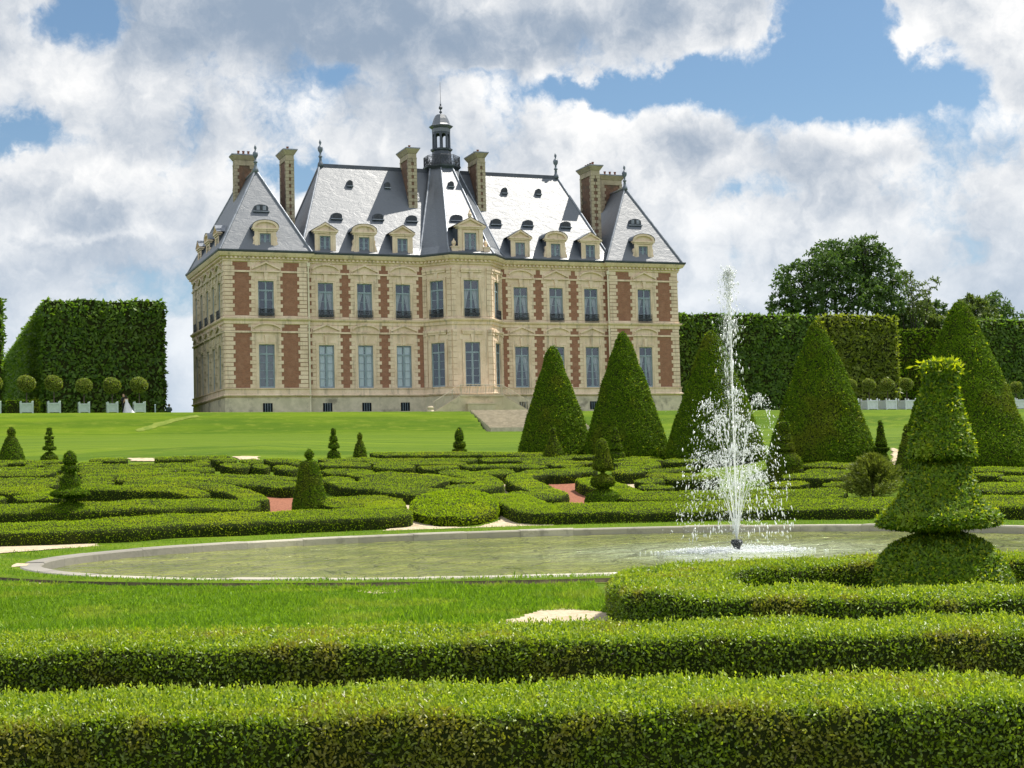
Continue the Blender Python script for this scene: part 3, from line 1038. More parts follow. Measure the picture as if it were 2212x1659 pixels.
# side walls (left with openings), right, back, and the return of each pavilion
SIDE = Fr(0, 19.4, 0, -1)
SB = [2.7 + 3.5 * k for k in range(5)]
holes = []
for b in SB:
    holes += [(b - 0.7, b + 0.7, Z_SILL + 0.02, Z_GH), (b - 0.7, b + 0.7, 18.2, Z_UH), (b - 0.4, b + 0.4, 8.5, 9.6)]
sw = MB()
wall(sw, SIDE, 0, 19.4, 7.5, Z_G, holes)
for i, b in enumerate(SB):
    window(SIDE, b, Z_SILL + 0.02, 1.4, Z_GH - Z_SILL - 0.02, 'drape')
    window(SIDE, b, 18.2, 1.4, Z_UH - 18.2, 'drape', rail=True, rows=3, top=0.75)
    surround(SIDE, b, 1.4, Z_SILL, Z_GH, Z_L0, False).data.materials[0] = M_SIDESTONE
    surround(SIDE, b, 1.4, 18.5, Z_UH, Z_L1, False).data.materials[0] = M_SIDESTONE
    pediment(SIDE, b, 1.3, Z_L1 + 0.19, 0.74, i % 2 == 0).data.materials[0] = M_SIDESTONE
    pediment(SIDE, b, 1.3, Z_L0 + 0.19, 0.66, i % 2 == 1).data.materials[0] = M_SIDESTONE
for z0, z1 in ((Z_SILL + 0.02, Z_L0), (Z_L0 + 0.2, Z_S0), (18.5, Z_L1), (Z_L1 + 0.19, Z_C0), (7.6, 10.1)):
    quoins(SIDE, 18.4, 19.4, z0, z1, (True, False))
for zz in (Z_L0, Z_L1):
    mb = MB()
    mb.fbox(SIDE, 0, 19.4, 0, 0.12, zz, zz + 0.19)
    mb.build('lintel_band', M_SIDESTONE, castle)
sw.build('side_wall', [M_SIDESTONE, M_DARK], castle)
wall(walls, Fr(MAIN0, 0, 0, 1), 0, 0.45, 7.5, Z_G, [])
wall(walls, Fr(MAIN1, 0.45, 0, -1), 0, 0.45, 7.5, Z_G, [])
wall(walls, Fr(LEN, 0, 0, 1), 0, 19.4, 7.5, Z_G, [])
wall(walls, Fr(LEN, 19.4, -1, 0), 0, LEN, 7.5, Z_G, [])
walls.build('wall', [M_STONE, M_DARK], castle)

# bay: three-sided stone projection
bay = MB()
bl = math.hypot(BF0 - BY0, BD - 0.45)
FB = [Fr(BY0, 0.45, (BF0 - BY0) / bl, (BD - 0.45) / bl), Fr(BF0, BD, 1, 0), Fr(BF1, BD, (BY1 - BF1) / bl, (0.45 - BD) / bl)]
FL = [bl, BF1 - BF0, bl]
for k, (fr, L) in enumerate(zip(FB, FL)):
    c = L / 2
    door = k == 1
    hz = 10.4 if door else Z_SILL + 0.02
    wd = 1.7
    holes = [(c - wd / 2, c + wd / 2, hz, 15.75), (c - wd / 2, c + wd / 2, 18.3, 22.4)]
    wall(bay, fr, 0, L, 7.5, Z_G, holes)
    if door:
        window(fr, c, hz, wd, 15.75 - hz, 'none', rows=5, top=0.80, name='french_door')
    else:
        window(fr, c, hz, wd, 15.75 - hz, 'none' if k == 0 else 'drape')
    window(fr, c, 18.3, wd, 4.1, 'none' if k == 0 else 'drape', rail=True, rows=3, top=0.75)
    surround(fr, c, wd, hz, 15.75, 16.6, False, key=True, teeth=False)
    surround(fr, c, wd, 18.5, 22.4, 23.2, False, key=True, teeth=False)
    mb = MB()
    # hood above each opening, with a moulded shelf
    for z in (16.62, 23.22):
        mb.fbox(fr, c - 1.15, c + 1.15, 0, 0.20, z, z + 0.22)
        mb.fbox(fr, c - 1.22, c + 1.22, 0, 0.28, z + 0.22, z + 0.42)
        mb.fbox(fr, c - 1.1, c + 1.1, 0, 0.12, z + 0.42, z + 0.55)
    mb.build('hood_moulding', M_STONE, castle)
    # rusticated piers at the corners
    for (e0, e1) in ((0.02, 0.50), (L - 0.50, L - 0.02)):
        for z0, z1 in ((Z_SILL, 16.5), (18.5, 23.1)):
            mb = MB()
            nr = int((z1 - z0) / 0.56)
            for q in range(nr):
                mb.fbox(fr, e0, e1, 0, 0.10, z0 + (z1 - z0) * q / nr + 0.025, z0 + (z1 - z0) * (q + 1) / nr - 0.025)
            mb.fbox(fr, e0 - 0.0, e1 + 0.0, 0, 0.16, z1, z1 + 0.30)
            mb.fbox(fr, e0 - 0.0, e1 + 0.0, 0, 0.22, z1 + 0.32, z1 + 0.60)
            mb.build('pier', M_STONE, castle)
bay.build('bay_wall', [M_STONE, M_DARK], castle)

# running mouldings follow the plan
PLAN = [(0, 19.4), (0, 0), (MAIN0, 0), (MAIN0, 0.45), (BY0, 0.45), (BF0, BD), (BF1, BD), (BY1, 0.45), (MAIN1, 0.45), (MAIN1, 0), (LEN, 0), (LEN, 19.4)]


def offset_plan(pts, d):
    out_ = []
    for i, p in enumerate(pts):
        def nrm(a, b):
            x, y = b[0] - a[0], b[1] - a[1]
            l = math.hypot(x, y)
            return (y / l, -x / l)
        if i == 0:
            n_ = nrm(pts[0], pts[1]); out_.append((p[0] + n_[0] * d, p[1] + n_[1] * d)); continue
        if i == len(pts) - 1:
            n_ = nrm(pts[-2], pts[-1]); out_.append((p[0] + n_[0] * d, p[1] + n_[1] * d)); continue
        a, b = nrm(pts[i - 1], p), nrm(p, pts[i + 1])
        k = 1 + a[0] * b[0] + a[1] * b[1]
        out_.append((p[0] + (a[0] + b[0]) * d / k, p[1] + (a[1] + b[1]) * d / k))
    return out_


def run_mould(name, prof, mt, plan=PLAN):
    """prof: (outward, z) polyline from bottom to top swept along the plan"""
    P, F = [], []
    n_ = len(plan)
    for o, z in prof:
        P += [(*q, z) for q in offset_plan(plan, o)]
    for j in range(len(prof) - 1):
        for i in range(n_ - 1):
            F.append((j * n_ + i, j * n_ + i + 1, (j + 1) * n_ + i + 1, (j + 1) * n_ + i))
    mb = MB()
    mb.add(P, F)
    return mb.build(name, mt, castle)


run_mould('plinth', [(0.10, 7.4), (0.10, 10.02), (0.02, 10.1)], M_PLINTH)
run_mould('sill_course', [(0.0, 10.08), (0.26, 10.22), (0.30, 10.32), (0.12, 10.42), (0.10, 10.90), (0.20, 10.96), (0.20, 11.03), (0.0, 11.05)], M_STONE)
run_mould('string_course', [(0.0, 17.60), (0.12, 17.66), (0.12, 17.95), (0.30, 18.08), (0.34, 18.2), (0.34, 18.26), (0.0, 18.30)], M_STONE)
run_mould('string_course', [(0.0, 18.30), (0.10, 18.30), (0.10, 18.47), (0.0, 18.50)], M_STONE)
run_mould('cornice', [(0.0, 24.02), (0.14, 24.10), (0.14, 24.28), (0.22, 24.32), (0.22, 24.52), (0.5, 24.60), (0.62, 24.78), (0.70, 24.92), (0.70, 24.97), (0.0, 24.98)], M_STONE)
run_mould('gutter', [(0.55, 24.975), (0.74, 24.98), (0.80, 25.10), (0.80, 25.22), (0.66, 25.24), (0.2, 25.16)], M_DARKLEAD)
# dentils
mb = MB()
for (p, q) in zip(PLAN[:-1], PLAN[1:]):
    L = math.hypot(q[0] - p[0], q[1] - p[1])
    if L < 1:
        continue
    fr = Fr(p[0], p[1], (q[0] - p[0]) / L, (q[1] - p[1]) / L)
    k = max(1, int(L / 0.44))
    for i in range(k):
        a = (i + 0.5) * L / k
        mb.fbox(fr, a - 0.115, a + 0.115, 0.2, 0.40, 24.34, 24.55)
tag(mb.build('dentil_course', M_STONE, castle), kind=None)

# ---------------- roofs
def poly_obj(name, V, F, mt, parent=castle):
    mb = MB()
    mb.add(V, F)
    return mb.build(name, mt, parent)


def strip(mb, a, b, wdt=0.22, th_=0.07, side=(0, 0, 1)):
    """lead roll laid along a hip or ridge"""
    a, b = Vector(a), Vector(b)
    mb.bar(a + Vector(side) * 0.02, b + Vector(side) * 0.02, wdt / 2, 8)


def hip(a, b, c, parent):
    """one lead roll from the eaves over the bend to the top, as one tube"""
    mb = MB()
    P = [Vector(a), Vector(b), Vector(c)]
    V = []
    for p in P:
        d = (P[2] - P[0]).normalized()
        q = d.orthogonal().normalized()
        w_ = d.cross(q)
        for i in range(8):
            g = 2 * math.pi * i / 8
            V.append(p + q * (.125 * math.cos(g)) + w_ * (.125 * math.sin(g)))
    mb.add(V, [(j * 8 + i, j * 8 + (i + 1) % 8, (j + 1) * 8 + (i + 1) % 8, (j + 1) * 8 + i) for j in range(2) for i in range(8)])
    return mb.build('hip_flashing', M_LEAD, parent, True)


RZ = 25.14
def pav_roof(u0, u1, v0, v1):
    uc = (u0 + u1) / 2
    r0, r1 = (uc, v0 + 4.15, 34.45), (uc, v1 - 4.15, 34.45)
    fl = 0.55   # flared foot
    B = [(u0 - fl, v0 - fl, RZ), (u1 + fl, v0 - fl, RZ), (u1 + fl, v1 + fl, RZ), (u0 - fl, v1 + fl, RZ)]
    M = [(u0 - .06, v0 - .06, RZ + 0.95), (u1 + .06, v0 - .06, RZ + 0.95), (u1 + .06, v1 + .06, RZ + 0.95), (u0 - .06, v1 + .06, RZ + 0.95)]
    o = poly_obj('pavilion_roof', B + M + [r0, r1], [(0, 1, 5, 4), (1, 2, 6, 5), (2, 3, 7, 6), (3, 0, 4, 7), (4, 5, 8), (5, 6, 9, 8), (6, 7, 9), (7, 4, 8, 9)], M_SLATE)
    for i, r in ((0, r0), (1, r0), (2, r1), (3, r1)):
        hip(B[i], M[i], r, o)
    mb = MB()
    strip(mb, r0, r1, 0.26)
    mb.build('ridge_flashing', M_LEAD, o)
    return o, r0, r1


pr_l, fl0, fl1 = pav_roof(0.0, 8.5, 0.0, 19.4)
pr_r, fr0, fr1 = pav_roof(LEN - 8.5, LEN, 0.0, 19.4)
rl, rr_ = (11.8, 6.5, 35.85), (LEN - 11.8, 6.5, 35.85)
B = [(7.9, -0.1, RZ), (LEN - 7.9, -0.1, RZ), (LEN - 7.9, 13.1, RZ), (7.9, 13.1, RZ)]
M = [(8.3, 0.62, RZ + 0.95), (LEN - 8.3, 0.62, RZ + 0.95), (LEN - 8.3, 12.4, RZ + 0.95), (8.3, 12.4, RZ + 0.95)]
main_roof = poly_obj('main_roof', B + M + [rl, rr_], [(0, 1, 5, 4), (1, 2, 6, 5), (2, 3, 7, 6), (3, 0, 4, 7), (4, 5, 9, 8), (5, 6, 9), (6, 7, 8, 9), (7, 4, 8)], M_SLATE)
for i, r in ((0, rl), (1, rr_), (2, rr_), (3, rl)):
    hip(B[i], M[i], r, main_roof)
mb = MB()
mb.hexa([(rl[0] - .1, 6.3, 35.5), (rr_[0] + .1, 6.3, 35.5), (rr_[0] + .1, 6.7, 35.5), (rl[0] - .1, 6.7, 35.5), (rl[0] - .1, 6.36, 35.98), (rr_[0] + .1, 6.36, 35.98), (rr_[0] + .1, 6.64, 35.98), (rl[0] - .1, 6.64, 35.98)])
mb.build('ridge_capping', M_DARKLEAD, main_roof)
# bay roof
UC = LEN / 2
bb = [(20.75, 4.2, RZ), (20.75, 0.1, RZ), (23.3, -2.95, RZ), (LEN - 23.3, -2.95, RZ), (LEN - 20.75, 0.1, RZ), (LEN - 20.75, 4.2, RZ)]
bm_ = [(21.3, 4.4, RZ + 1.0), (21.3, 0.75, RZ + 1.0), (23.55, -1.85, RZ + 1.0), (LEN - 23.55, -1.85, RZ + 1.0), (LEN - 21.3, 0.75, RZ + 1.0), (LEN - 21.3, 4.4, RZ + 1.0)]
rt = 1.72
bt_ = [(UC + rt * math.cos(R(a)), 6.4 + rt * math.sin(R(a)), 36.0) for a in (157.5, 202.5, 247.5, 292.5, 337.5, 22.5)]
F = []
for i in range(5):
    F += [(i, i + 1, i + 7, i + 6), (i + 6, i + 7, i + 13, i + 12)]
bay_roof = poly_obj('bay_roof', bb + bm_ + bt_, F, M_SLATE)
for i in range(1, 5):
    hip(bb[i], bm_[i], bt_[i], bay_roof)
# ---------------- lantern
lan = MB()
c8 = (UC, 6.4, 0)
ph = R(22.5)
lan.lathe([(1.75, 35.7), (1.95, 35.95), (2.12, 36.1), (2.15, 36.26), (1.2, 36.28)], c8, 8, ph=ph)
lan.lathe([(1.28, 36.26), (1.10, 37.0), (1.06, 38.0), (1.22, 38.12), (1.26, 38.3), (1.02, 38.33)], c8, 8, ph=ph)
lantern = lan.build('lantern', M_DARKLEAD, castle)
mb = MB()
for i in range(8):
    a = R(45 * i + 22.5)
    mb.bar((UC + .90 * math.cos(a), 6.4 + .90 * math.sin(a), 38.3), (UC + .90 * math.cos(a), 6.4 + .90 * math.sin(a), 40.2), 0.14, 8, 0.12)
    a2 = a + R(45)
    p, q = Vector((UC + .92 * math.cos(a), 6.4 + .92 * math.sin(a), 0)), Vector((UC + .92 * math.cos(a2), 6.4 + .92 * math.sin(a2), 0))
    d = (q - p); L = d.length; d /= L
    fr = Fr(p.x, p.y, d.x, d.y)
    N = 8
    arc = [(L / 2 - (L / 2 - 0.1) * math.cos(math.pi * k / N), 39.75 + (L / 2 - 0.1) * math.sin(math.pi * k / N)) for k in range(N + 1)]
    for k in range(N):
        mb.prism(fr, [arc[k], arc[k + 1], (arc[k + 1][0], 40.25), (arc[k][0], 40.25)], -0.08, 0.06)
mb.build('colonnade', M_DARKLEAD, lantern)
mb = MB()
mb.lathe([(1.02, 40.2), (1.05, 40.6), (1.22, 40.72), (1.36, 40.86), (1.36, 40.92), (1.20, 40.98)], c8, 8, ph=ph)
mb.lathe([(1.18, 40.97), (1.02, 41.15), (0.82, 41.75), (0.62, 42.15), (0.48, 42.24), (0.1, 42.30)], c8, 8, ph=ph)
mb.build('dome', M_SLATE, lantern)
mb = MB()
mb.lathe([(0.07, 42.28), (0.05, 42.4), (0.17, 42.5), (0.17, 42.6), (0.05, 42.72), (0.06, 42.82), (0.22, 42.95), (0.22, 43.1), (0.10, 43.25), (0.08, 43.5), (0.03, 43.56), (0.015, 46.0)], c8, 10)
mb.build('spire', M_DARKLEAD, lantern)
mb = MB()
for i in range(8):
    a, a2 = R(45 * i + 22.5), R(45 * i + 67.5)
    p, q = Vector((UC + 2.02 * math.cos(a), 6.4 + 2.02 * math.sin(a), 36.26)), Vector((UC + 2.02 * math.cos(a2), 6.4 + 2.02 * math.sin(a2), 36.26))
    for z in (0.12, 0.95, 1.12):
        mb.bar(p + Vector((0, 0, z)), q + Vector((0, 0, z)), 0.03, 5)
    for k in range(8):
        g = p.lerp(q, k / 8)
        mb.bar(g, g + Vector((0, 0, 1.12)), 0.045 if k == 0 else 0.018, 5)
    for k in range(4):
        mb.bar(p.lerp(q, k / 4) + Vector((0, 0, .12)), p.lerp(q, (k + 1) / 4) + Vector((0, 0, .95)), 0.02, 4)
        mb.bar(p.lerp(q, (k + 1) / 4) + Vector((0, 0, .12)), p.lerp(q, k / 4) + Vector((0, 0, .95)), 0.02, 4)
mb.build('gallery_railing', M_IRON, lantern)

# ---------------- finials
def finial(p, h=2.7):
    mb = MB()
    k = h / 2.7
    mb.lathe([(0.34 * k, -0.25), (0.30 * k, 0.1), (0.17 * k, 0.3 * k), (0.13 * k, 0.75 * k), (0.22 * k, 0.8 * k), (0.22 * k, 0.9 * k), (0.12 * k, 1.0 * k), (0.10 * k, 1.25 * k), (0.26 * k, 1.5 * k),
              (0.30 * k, 1.75 * k), (0.22 * k, 1.95 * k), (0.10 * k, 2.02 * k), (0.08 * k, 2.2 * k), (0.15 * k, 2.35 * k), (0.12 * k, 2.5 * k), (0.02, 2.75 * k)], p, 10)
    return mb.build('finial', M_FINIAL, castle, True)


for p in (fl0, fl1, fr0, fr1):
    finial(p, 2.7)
finial((rl[0] + .1, 6.5, 35.9), 2.75)
finial((rr_[0] - .1, 6.5, 35.9), 2.75)


# ---------------- chimneys
def chimney(u0, u1, v0, v1, z0, z1, pots):
    st = MB()
    st.box(u0 + .06, u1 - .06, v0 + .06, v1 - .06, z0, z1 - 0.2)
    o = st.build('chimney', M_CHBRICK, castle)
    q = MB()
    nrow = int((z1 - z0 - 1.2) / 0.36)
    hh = (z1 - z0 - 1.2) / nrow
    for k in range(nrow):
        for (cu, su) in ((u0, 1), (u1, -1)):
            for (cv, sv) in ((v0, 1), (v1, -1)):
                lu, lv = (0.52, 0.34) if k % 2 == 0 else (0.34, 0.52)
                lu = min(lu, (u1 - u0) / 2 - 0.02)
                x0, x1 = sorted((cu, cu + su * lu))
                y0, y1 = sorted((cv, cv + sv * lv))
                q.box(x0, x1, y0, y1, z0 + k * hh + .015, z0 + (k + 1) * hh - .015)
    zc = z1 - 1.2
    q.box(u0 - .02, u1 + .02, v0 - .02, v1 + .02, zc, zc + .14)
    q.box(u0 + .02, u1 - .02, v0 + .02, v1 - .02, zc + .14, z1 - .62)
    P0 = [(u0 - .02, v0 - .02), (u1 + .02, v0 - .02), (u1 + .02, v1 + .02), (u0 - .02, v1 + .02)]
    P1 = [(u0 - .32, v0 - .32), (u1 + .32, v0 - .32), (u1 + .32, v1 + .32), (u0 - .32, v1 + .32)]
    q.hexa([(*p, z1 - .60) for p in P0] + [(*p, z1 - .12) for p in P1])
    q.build('stone_dressing', M_CHSTONE, o)
    q = MB()
    q.box(u0 - .34, u1 + .34, v0 - .34, v1 + .34, z1 - .12, z1)
    q.build('coping', M_LEAD, o)
    along_u = (u1 - u0) > (v1 - v0)
    for k in range(pots):
        f = (k + 1) / (pots + 1)
        cu, cv = (u0 + (u1 - u0) * f, (v0 + v1) / 2) if along_u else ((u0 + u1) / 2, v0 + (v1 - v0) * f)
        q = MB()
        q.lathe([(0.15, z1), (0.13, z1 + .1), (0.12, z1 + .38), (0.16, z1 + .42), (0.16, z1 + .48), (0.1, z1 + .48)], (cu, cv, 0), 8)
        q.build('chimney_pot', M_POT, o)
    return o


chimney(2.95, 5.15, 9.0, 10.0, 29.5, 37.1, 3)
chimney(7.45, 8.38, 4.0, 7.0, 26.5, 36.85, 2)
chimney(21.0, 21.98, 3.55, 6.7, 29.5, 37.65, 2)
chimney(LEN - 22.65, LEN - 21.7, 3.55, 6.7, 29.5, 37.6, 2)
chimney(43.1, 44.25, 4.0, 7.2, 26.5, 36.95, 4)
chimney(46.3, 48.95, 8.0, 9.0, 29.5, 36.75, 3)


# ---------------- dormers
def dormer(fr, a, o_front, kind, wdt=2.5, z0=25.18, zw0=25.25, zw1=27.02, win_w=1.15, depth=2.6, zeave=27.5, ztop=28.42, label=None):
    """stone dormer whose face stands o_front metres in front of the frame line"""
    h = wdt / 2
    face = Fr(*fr.at(a, o_front), math.cos(fr.ang), math.sin(fr.ang))
    mb = MB()
    wall(mb, face, -h * .9, h * .9, z0, zeave, [(-win_w / 2, win_w / 2, zw0, zw1)], 0.25)
    for s in (-1, 1):     # cheeks
        mb.add([face(s * h * .9, 0, z0), face(s * h * .9, 0, zeave), face(s * h * .9, -depth, zeave), face(s * h * .9, -depth, z0)], [(0, 1, 2, 3)], 2)
        x0, x1 = sorted((s * (win_w / 2), s * (win_w / 2 + .2)))
        mb.fbox(face, x0, x1, 0, .06, z0, zw1 + .2)
        x0, x1 = sorted((s * h * .62, s * h * .9))
        mb.fbox(face, x0, x1, 0, .09, z0, zeave - .25)
        if kind == 'round':      # scrolled side consoles
            sc = [(h * .9, z0), (h * 1.12, z0), (h * 1.16, z0 + .3), (h * 1.06, z0 + .7), (h * .96, z0 + 1.05), (h * 1.0, z0 + 1.4), (h * .9, z0 + 1.6)]
            if s < 0:
                sc = [(-x, z) for x, z in sc[::-1]]
            mb.prism(face, sc, -0.35, 0.03)
    mb.fbox(face, -win_w / 2, win_w / 2, 0, .06, zw1, zw1 + .2)
    mb.fbox(face, -h * 1.0, h * 1.0, -0.2, .16, zeave - .25, zeave - .08)
    mb.fbox(face, -h * 1.1, h * 1.1, -0.3, .26, zeave - .08, zeave + .08)
    N = 12
    if kind == 'round':
        crv = [(h * 1.1 * math.cos(math.pi * (1 - k / N)), zeave + .08 + (ztop - zeave - .12) * math.sin(math.pi * k / N) ** 0.85) for k in range(N + 1)]
    else:
        crv = [(-h * 1.1, zeave + .08), (0, ztop), (h * 1.1, zeave + .08)]
    inner = [(x * .8, zeave + .08 + (z - zeave - .08) * .72) for x, z in crv]
    mb.prism(face, [(-h, zeave + .08), (h, zeave + .08)] + [(x * .98, z - .02) for x, z in crv[1:-1]][::-1], -0.1, .05)
    for k in range(len(crv) - 1):
        mb.prism(face, [inner[k], inner[k + 1], crv[k + 1], crv[k]], 0, .26)
    o = mb.build('dormer', [M_STONE, M_DARK, M_DARKLEAD], castle)
    rf = MB()
    P = []
    for x, z in crv:
        P += [face(x * 1.03, .30, z + .05), face(x * 1.03, -depth, z + .05)]
    rf.add(P, [(2 * k, 2 * k + 2, 2 * k + 3, 2 * k + 1) for k in range(len(crv) - 1)])
    P2 = [face(crv[0][0] * 1.03, .30, crv[0][1] + .02), face(crv[0][0] * 1.03, -depth, crv[0][1] + .02), face(crv[-1][0] * 1.03, -depth, crv[-1][1] + .02), face(crv[-1][0] * 1.03, .30, crv[-1][1] + .02)]
    rf.build('roof', M_LEAD, o)
    window(face, 0, zw0, win_w, zw1 - zw0, 'none', rows=3, top=0.99, name='window_frame', parent=o, out=-0.15)
    if label:
        o['label'] = label
    return o


for i, b in enumerate(BAYS_L):
    dormer(PAV_L if i == 0 else MAIN_L, b, 0.15 if i == 0 else 0.25, 'round' if i % 2 == 0 else 'gable')
for i, b in enumerate(BAYS_R):
    dormer(PAV_R if i == 3 else MAIN_R, b, 0.15 if i == 3 else 0.25, 'round' if i % 2 == 1 else 'gable')
for k, b in enumerate((4.4, 9.7, 15.0)):
    dormer(SIDE, b, -0.15, 'round' if k == 1 else 'gable', wdt=2.2, win_w=1.0)
bd = dormer(FB[1], (BF1 - BF0) / 2, 0.12, 'gable', wdt=3.15, zw0=25.2, zw1=27.45, win_w=1.35, zeave=28.1, ztop=29.1, depth=4.2, label='tall central dormer with an urn on its gable')
mb = MB()
fr = FB[1]
c = (BF1 - BF0) / 2
mb.lathe([(0.22, 29.0), (0.14, 29.1), (0.2, 29.25), (0.24, 29.45), (0.16, 29.6), (0.07, 29.7), (0.1, 29.82), (0.02, 29.95)], (*fr.at(c, 0.1), 0), 10)
mb.build('gable_urn', M_STONE, bd)
for s in (-1, 1):
    mb = MB()
    x0, x1 = sorted((c + s * 1.45, c + s * 2.15))
    mb.fbox(fr, x0, x1, -0.45, 0.30, 25.2, 25.85)
    mb.fbox(fr, x0 - .05, x1 + .05, -0.5, 0.35, 25.85, 25.97)
    mb.lathe([(0.20, 25.97), (0.12, 26.05), (0.26, 26.3), (0.24, 26.5), (0.1, 26.62), (0.05, 26.8)], (*fr.at(c + s * 1.8, -0.1), 0), 8)
    mb.build('pedestal_urn', M_STONE, bd)


# eyebrow vents and small round lucarnes in the slates
def lucarne(u, z, v, wd, hg, two=False):
    mb = MB()
    fr = Fr(u, v, 1, 0)
    N = 8
    prof = [(-wd / 2, 0)] + [(-wd / 2 * math.cos(math.pi * k / N) * (1 if not two else 1), hg * (0.55 + .45 * math.sin(math.pi * k / N))) for k in range(N + 1)] + [(wd / 2, 0)]
    prof = [(x, z + y) for x, y in prof]
    mb.prism(fr, prof[::-1], -1.6, 0.0, 0)
    inn = [(x * .80, z + hg * .1 + (y - z) * .80) for x, y in prof]
    mb.prism(fr, inn[::-1], 0.0, 0.012, 1)
    mb.fbox(fr, -wd * .58, wd * .58, -.3, .12, z - .1, z, 2)
    if two:
        for q in (-.22, .22):
            mb.fbox(fr, q * wd - .18, q * wd + .18, .012, .03, z + .1, z + hg * .8, 2)
    return mb.build('roof_vent', [M_DARKLEAD, M_IRON, M_LEAD], castle)


mslope = (6.5 - 0.62) / (35.85 - RZ - .95)
for (uu, zz) in ((12.55, 29.55), (17.15, 29.65), (20.95, 29.6), (LEN - 20.95, 29.6), (LEN - 17.15, 29.6), (LEN - 12.55, 29.6)):
    lucarne(uu, zz - .25, 0.62 + (zz - .25 - 26.09) * mslope - 0.18, 1.15, 0.62)
for (uu, zz) in ((14.75, 33.6), (19.0, 33.6), (LEN - 18.9, 33.6), (LEN - 14.75, 33.65)):
    lucarne(uu, zz - .2, 0.62 + (zz - .2 - 26.09) * mslope - 0.15, 0.62, 0.62)
ps = 4.21 / (34.45 - 26.09)
lucarne(4.25, 29.65, -0.06 + (29.65 - 26.09) * ps - 0.12, 1.5, 0.7, True)
lucarne(LEN - 4.25, 29.75, -0.06 + (29.75 - 26.09) * ps - 0.12, 1.5, 0.7, True)
bs = (4.81 + 1.85) / (36.0 - 26.14)
lucarne(25.3, 29.2, -1.85 + (29.2 - 26.14) * bs - .12, 1.3, 0.62)
lucarne(25.75, 33.45, -1.85 + (33.45 - 26.14) * bs - .12, 0.6, 0.6)

# downpipes where wings meet pavilions
for u in (8.72, LEN - 8.72):
    mb = MB()
    v = -0.08
    mb.bar((u, v, 7.8), (u, v, 24.0), 0.10, 8)
    mb.box(u - .16, u + .16, v - .12, v + .1, 23.7, 24.1)
    for z in (10.3, 13.9, 17.3, 18.4, 21.0):
        mb.box(u - .13, u + .13, v - .1, v + .14, z, z + .08)
    mb.build('downpipe', M_PIPE, castle)

# perron: landing with two flights running along the front
mb = MB()
PF = Fr(23.55, BD - 2.6, 1, 0)
PL = 4.6
mb.fbox(PF, 0, PL, -2.45, 0, 7.6, 9.80)
mb.fbox(PF, -.12, PL + .12, -2.45, .12, 9.80, 9.98)
mb.fbox(PF, 0.55, PL - .95, 0, .55, 7.6, 8.95)
mb.fbox(PF, 0.5, PL - .9, 0, .6, 8.95, 9.06)
for s in (-1, 1):
    for k in range(7):
        x0, x1 = (-0.42 * (k + 1), -0.42 * k) if s < 0 else (PL + .42 * k, PL + .42 * (k + 1))
        mb.fbox(PF, x0, x1, -1.9, -0.28, 7.6, 9.80 - .24 * (k + 1))
    pts = [(0, 7.6), (0, 9.98), (-3.0, 8.2), (-3.0, 7.6)] if s < 0 else [(PL, 7.6), (PL + 3.0, 7.6), (PL + 3.0, 8.2), (PL, 9.98)]
    mb.prism(PF, pts, -.26, 0.02)
    e = -3.35 if s < 0 else PL + 3.35
    mb.lathe([(0.42, 7.7), (0.42, 8.3), (0.30, 8.45), (0.36, 8.7), (0.2, 8.85)], (*PF.at(e, -.1), 0), 8)
perron = mb.build('entrance_stair', M_SIDESTONE, castle)
mb = MB()
def railrun(p, q, n_):
    p, q = Vector(p), Vector(q)
    for z in (0.08, 1.08):
        mb.bar(p + Vector((0, 0, z)), q + Vector((0, 0, z)), 0.03, 5)
    for k in range(n_ + 1):
        g = p.lerp(q, k / n_)
        mb.bar(g, g + Vector((0, 0, 1.08)), 0.04 if k % 6 == 0 else 0.016, 4)
        if k < n_ and k % 2 == 0:
            g2 = p.lerp(q, (k + 1) / n_)
            mb.bar(g + Vector((0, 0, .2)), g2 + Vector((0, 0, .95)), 0.018, 4)
railrun(PF(0.05, -.12, 9.98), PF(PL - .05, -.12, 9.98), 30)
railrun(PF(0.0, -.12, 9.98), PF(-3.0, -.12, 8.2), 20)
railrun(PF(PL, -.12, 9.98), PF(PL + 3.0, -.12, 8.2), 20)
mb.build('stair_railing', M_STEP, perron)
# garden steps down the bank in front of the landing
mb = MB()
NST = 14
SU0, SU1 = 23.3, 34.0
for k in range(NST):
    d0 = -8.1 - k * (6.1 / NST)
    z1 = 8.17 - k * (2.15 / NST)
    mb.box(SU0, SU1, d0 - 6.1 / NST - .02, d0, z1 - 1.2, z1 + 0.06)
gs = mb.build('garden_steps', M_STEP)
gs.location = (F0[0], F0[1], 0)
gs.rotation_euler = (0, 0, YAW)
tag(gs, 'broad flight of worn stone steps down the lawn bank before the castle door', 'steps')


# ------------------------------------------------------------------ foliage helpers
def quads_of(ny_, nx_, closed=False):
    i = np.arange(ny_ * nx_).reshape(ny_, nx_)
    if closed:
        i = np.concatenate([i, i[:, :1]], 1)
    return np.stack([i[:-1, :-1], i[:-1, 1:], i[1:, 1:], i[1:, :-1]], -1).reshape(-1, 4)


def sample_quads(V, Q, n):
    """n points spread evenly over a quad mesh, with normals"""
    T = np.concatenate([Q[:, [0, 1, 2]], Q[:, [0, 2, 3]]])
    a, b, c = V[T[:, 0]], V[T[:, 1]], V[T[:, 2]]
    nr = np.cross(b - a, c - a)
    ar = np.linalg.norm(nr, axis=1)
    k = RNG.choice(len(T), n, p=ar / ar.sum())
    r1, r2 = np.sqrt(RNG.random(n)), RNG.random(n)
    P = (1 - r1)[:, None] * a[k] + (r1 * (1 - r2))[:, None] * b[k] + (r1 * r2)[:, None] * c[k]
    return P, nr[k] / np.maximum(ar[k], 1e-9)[:, None], ar.sum() / 2


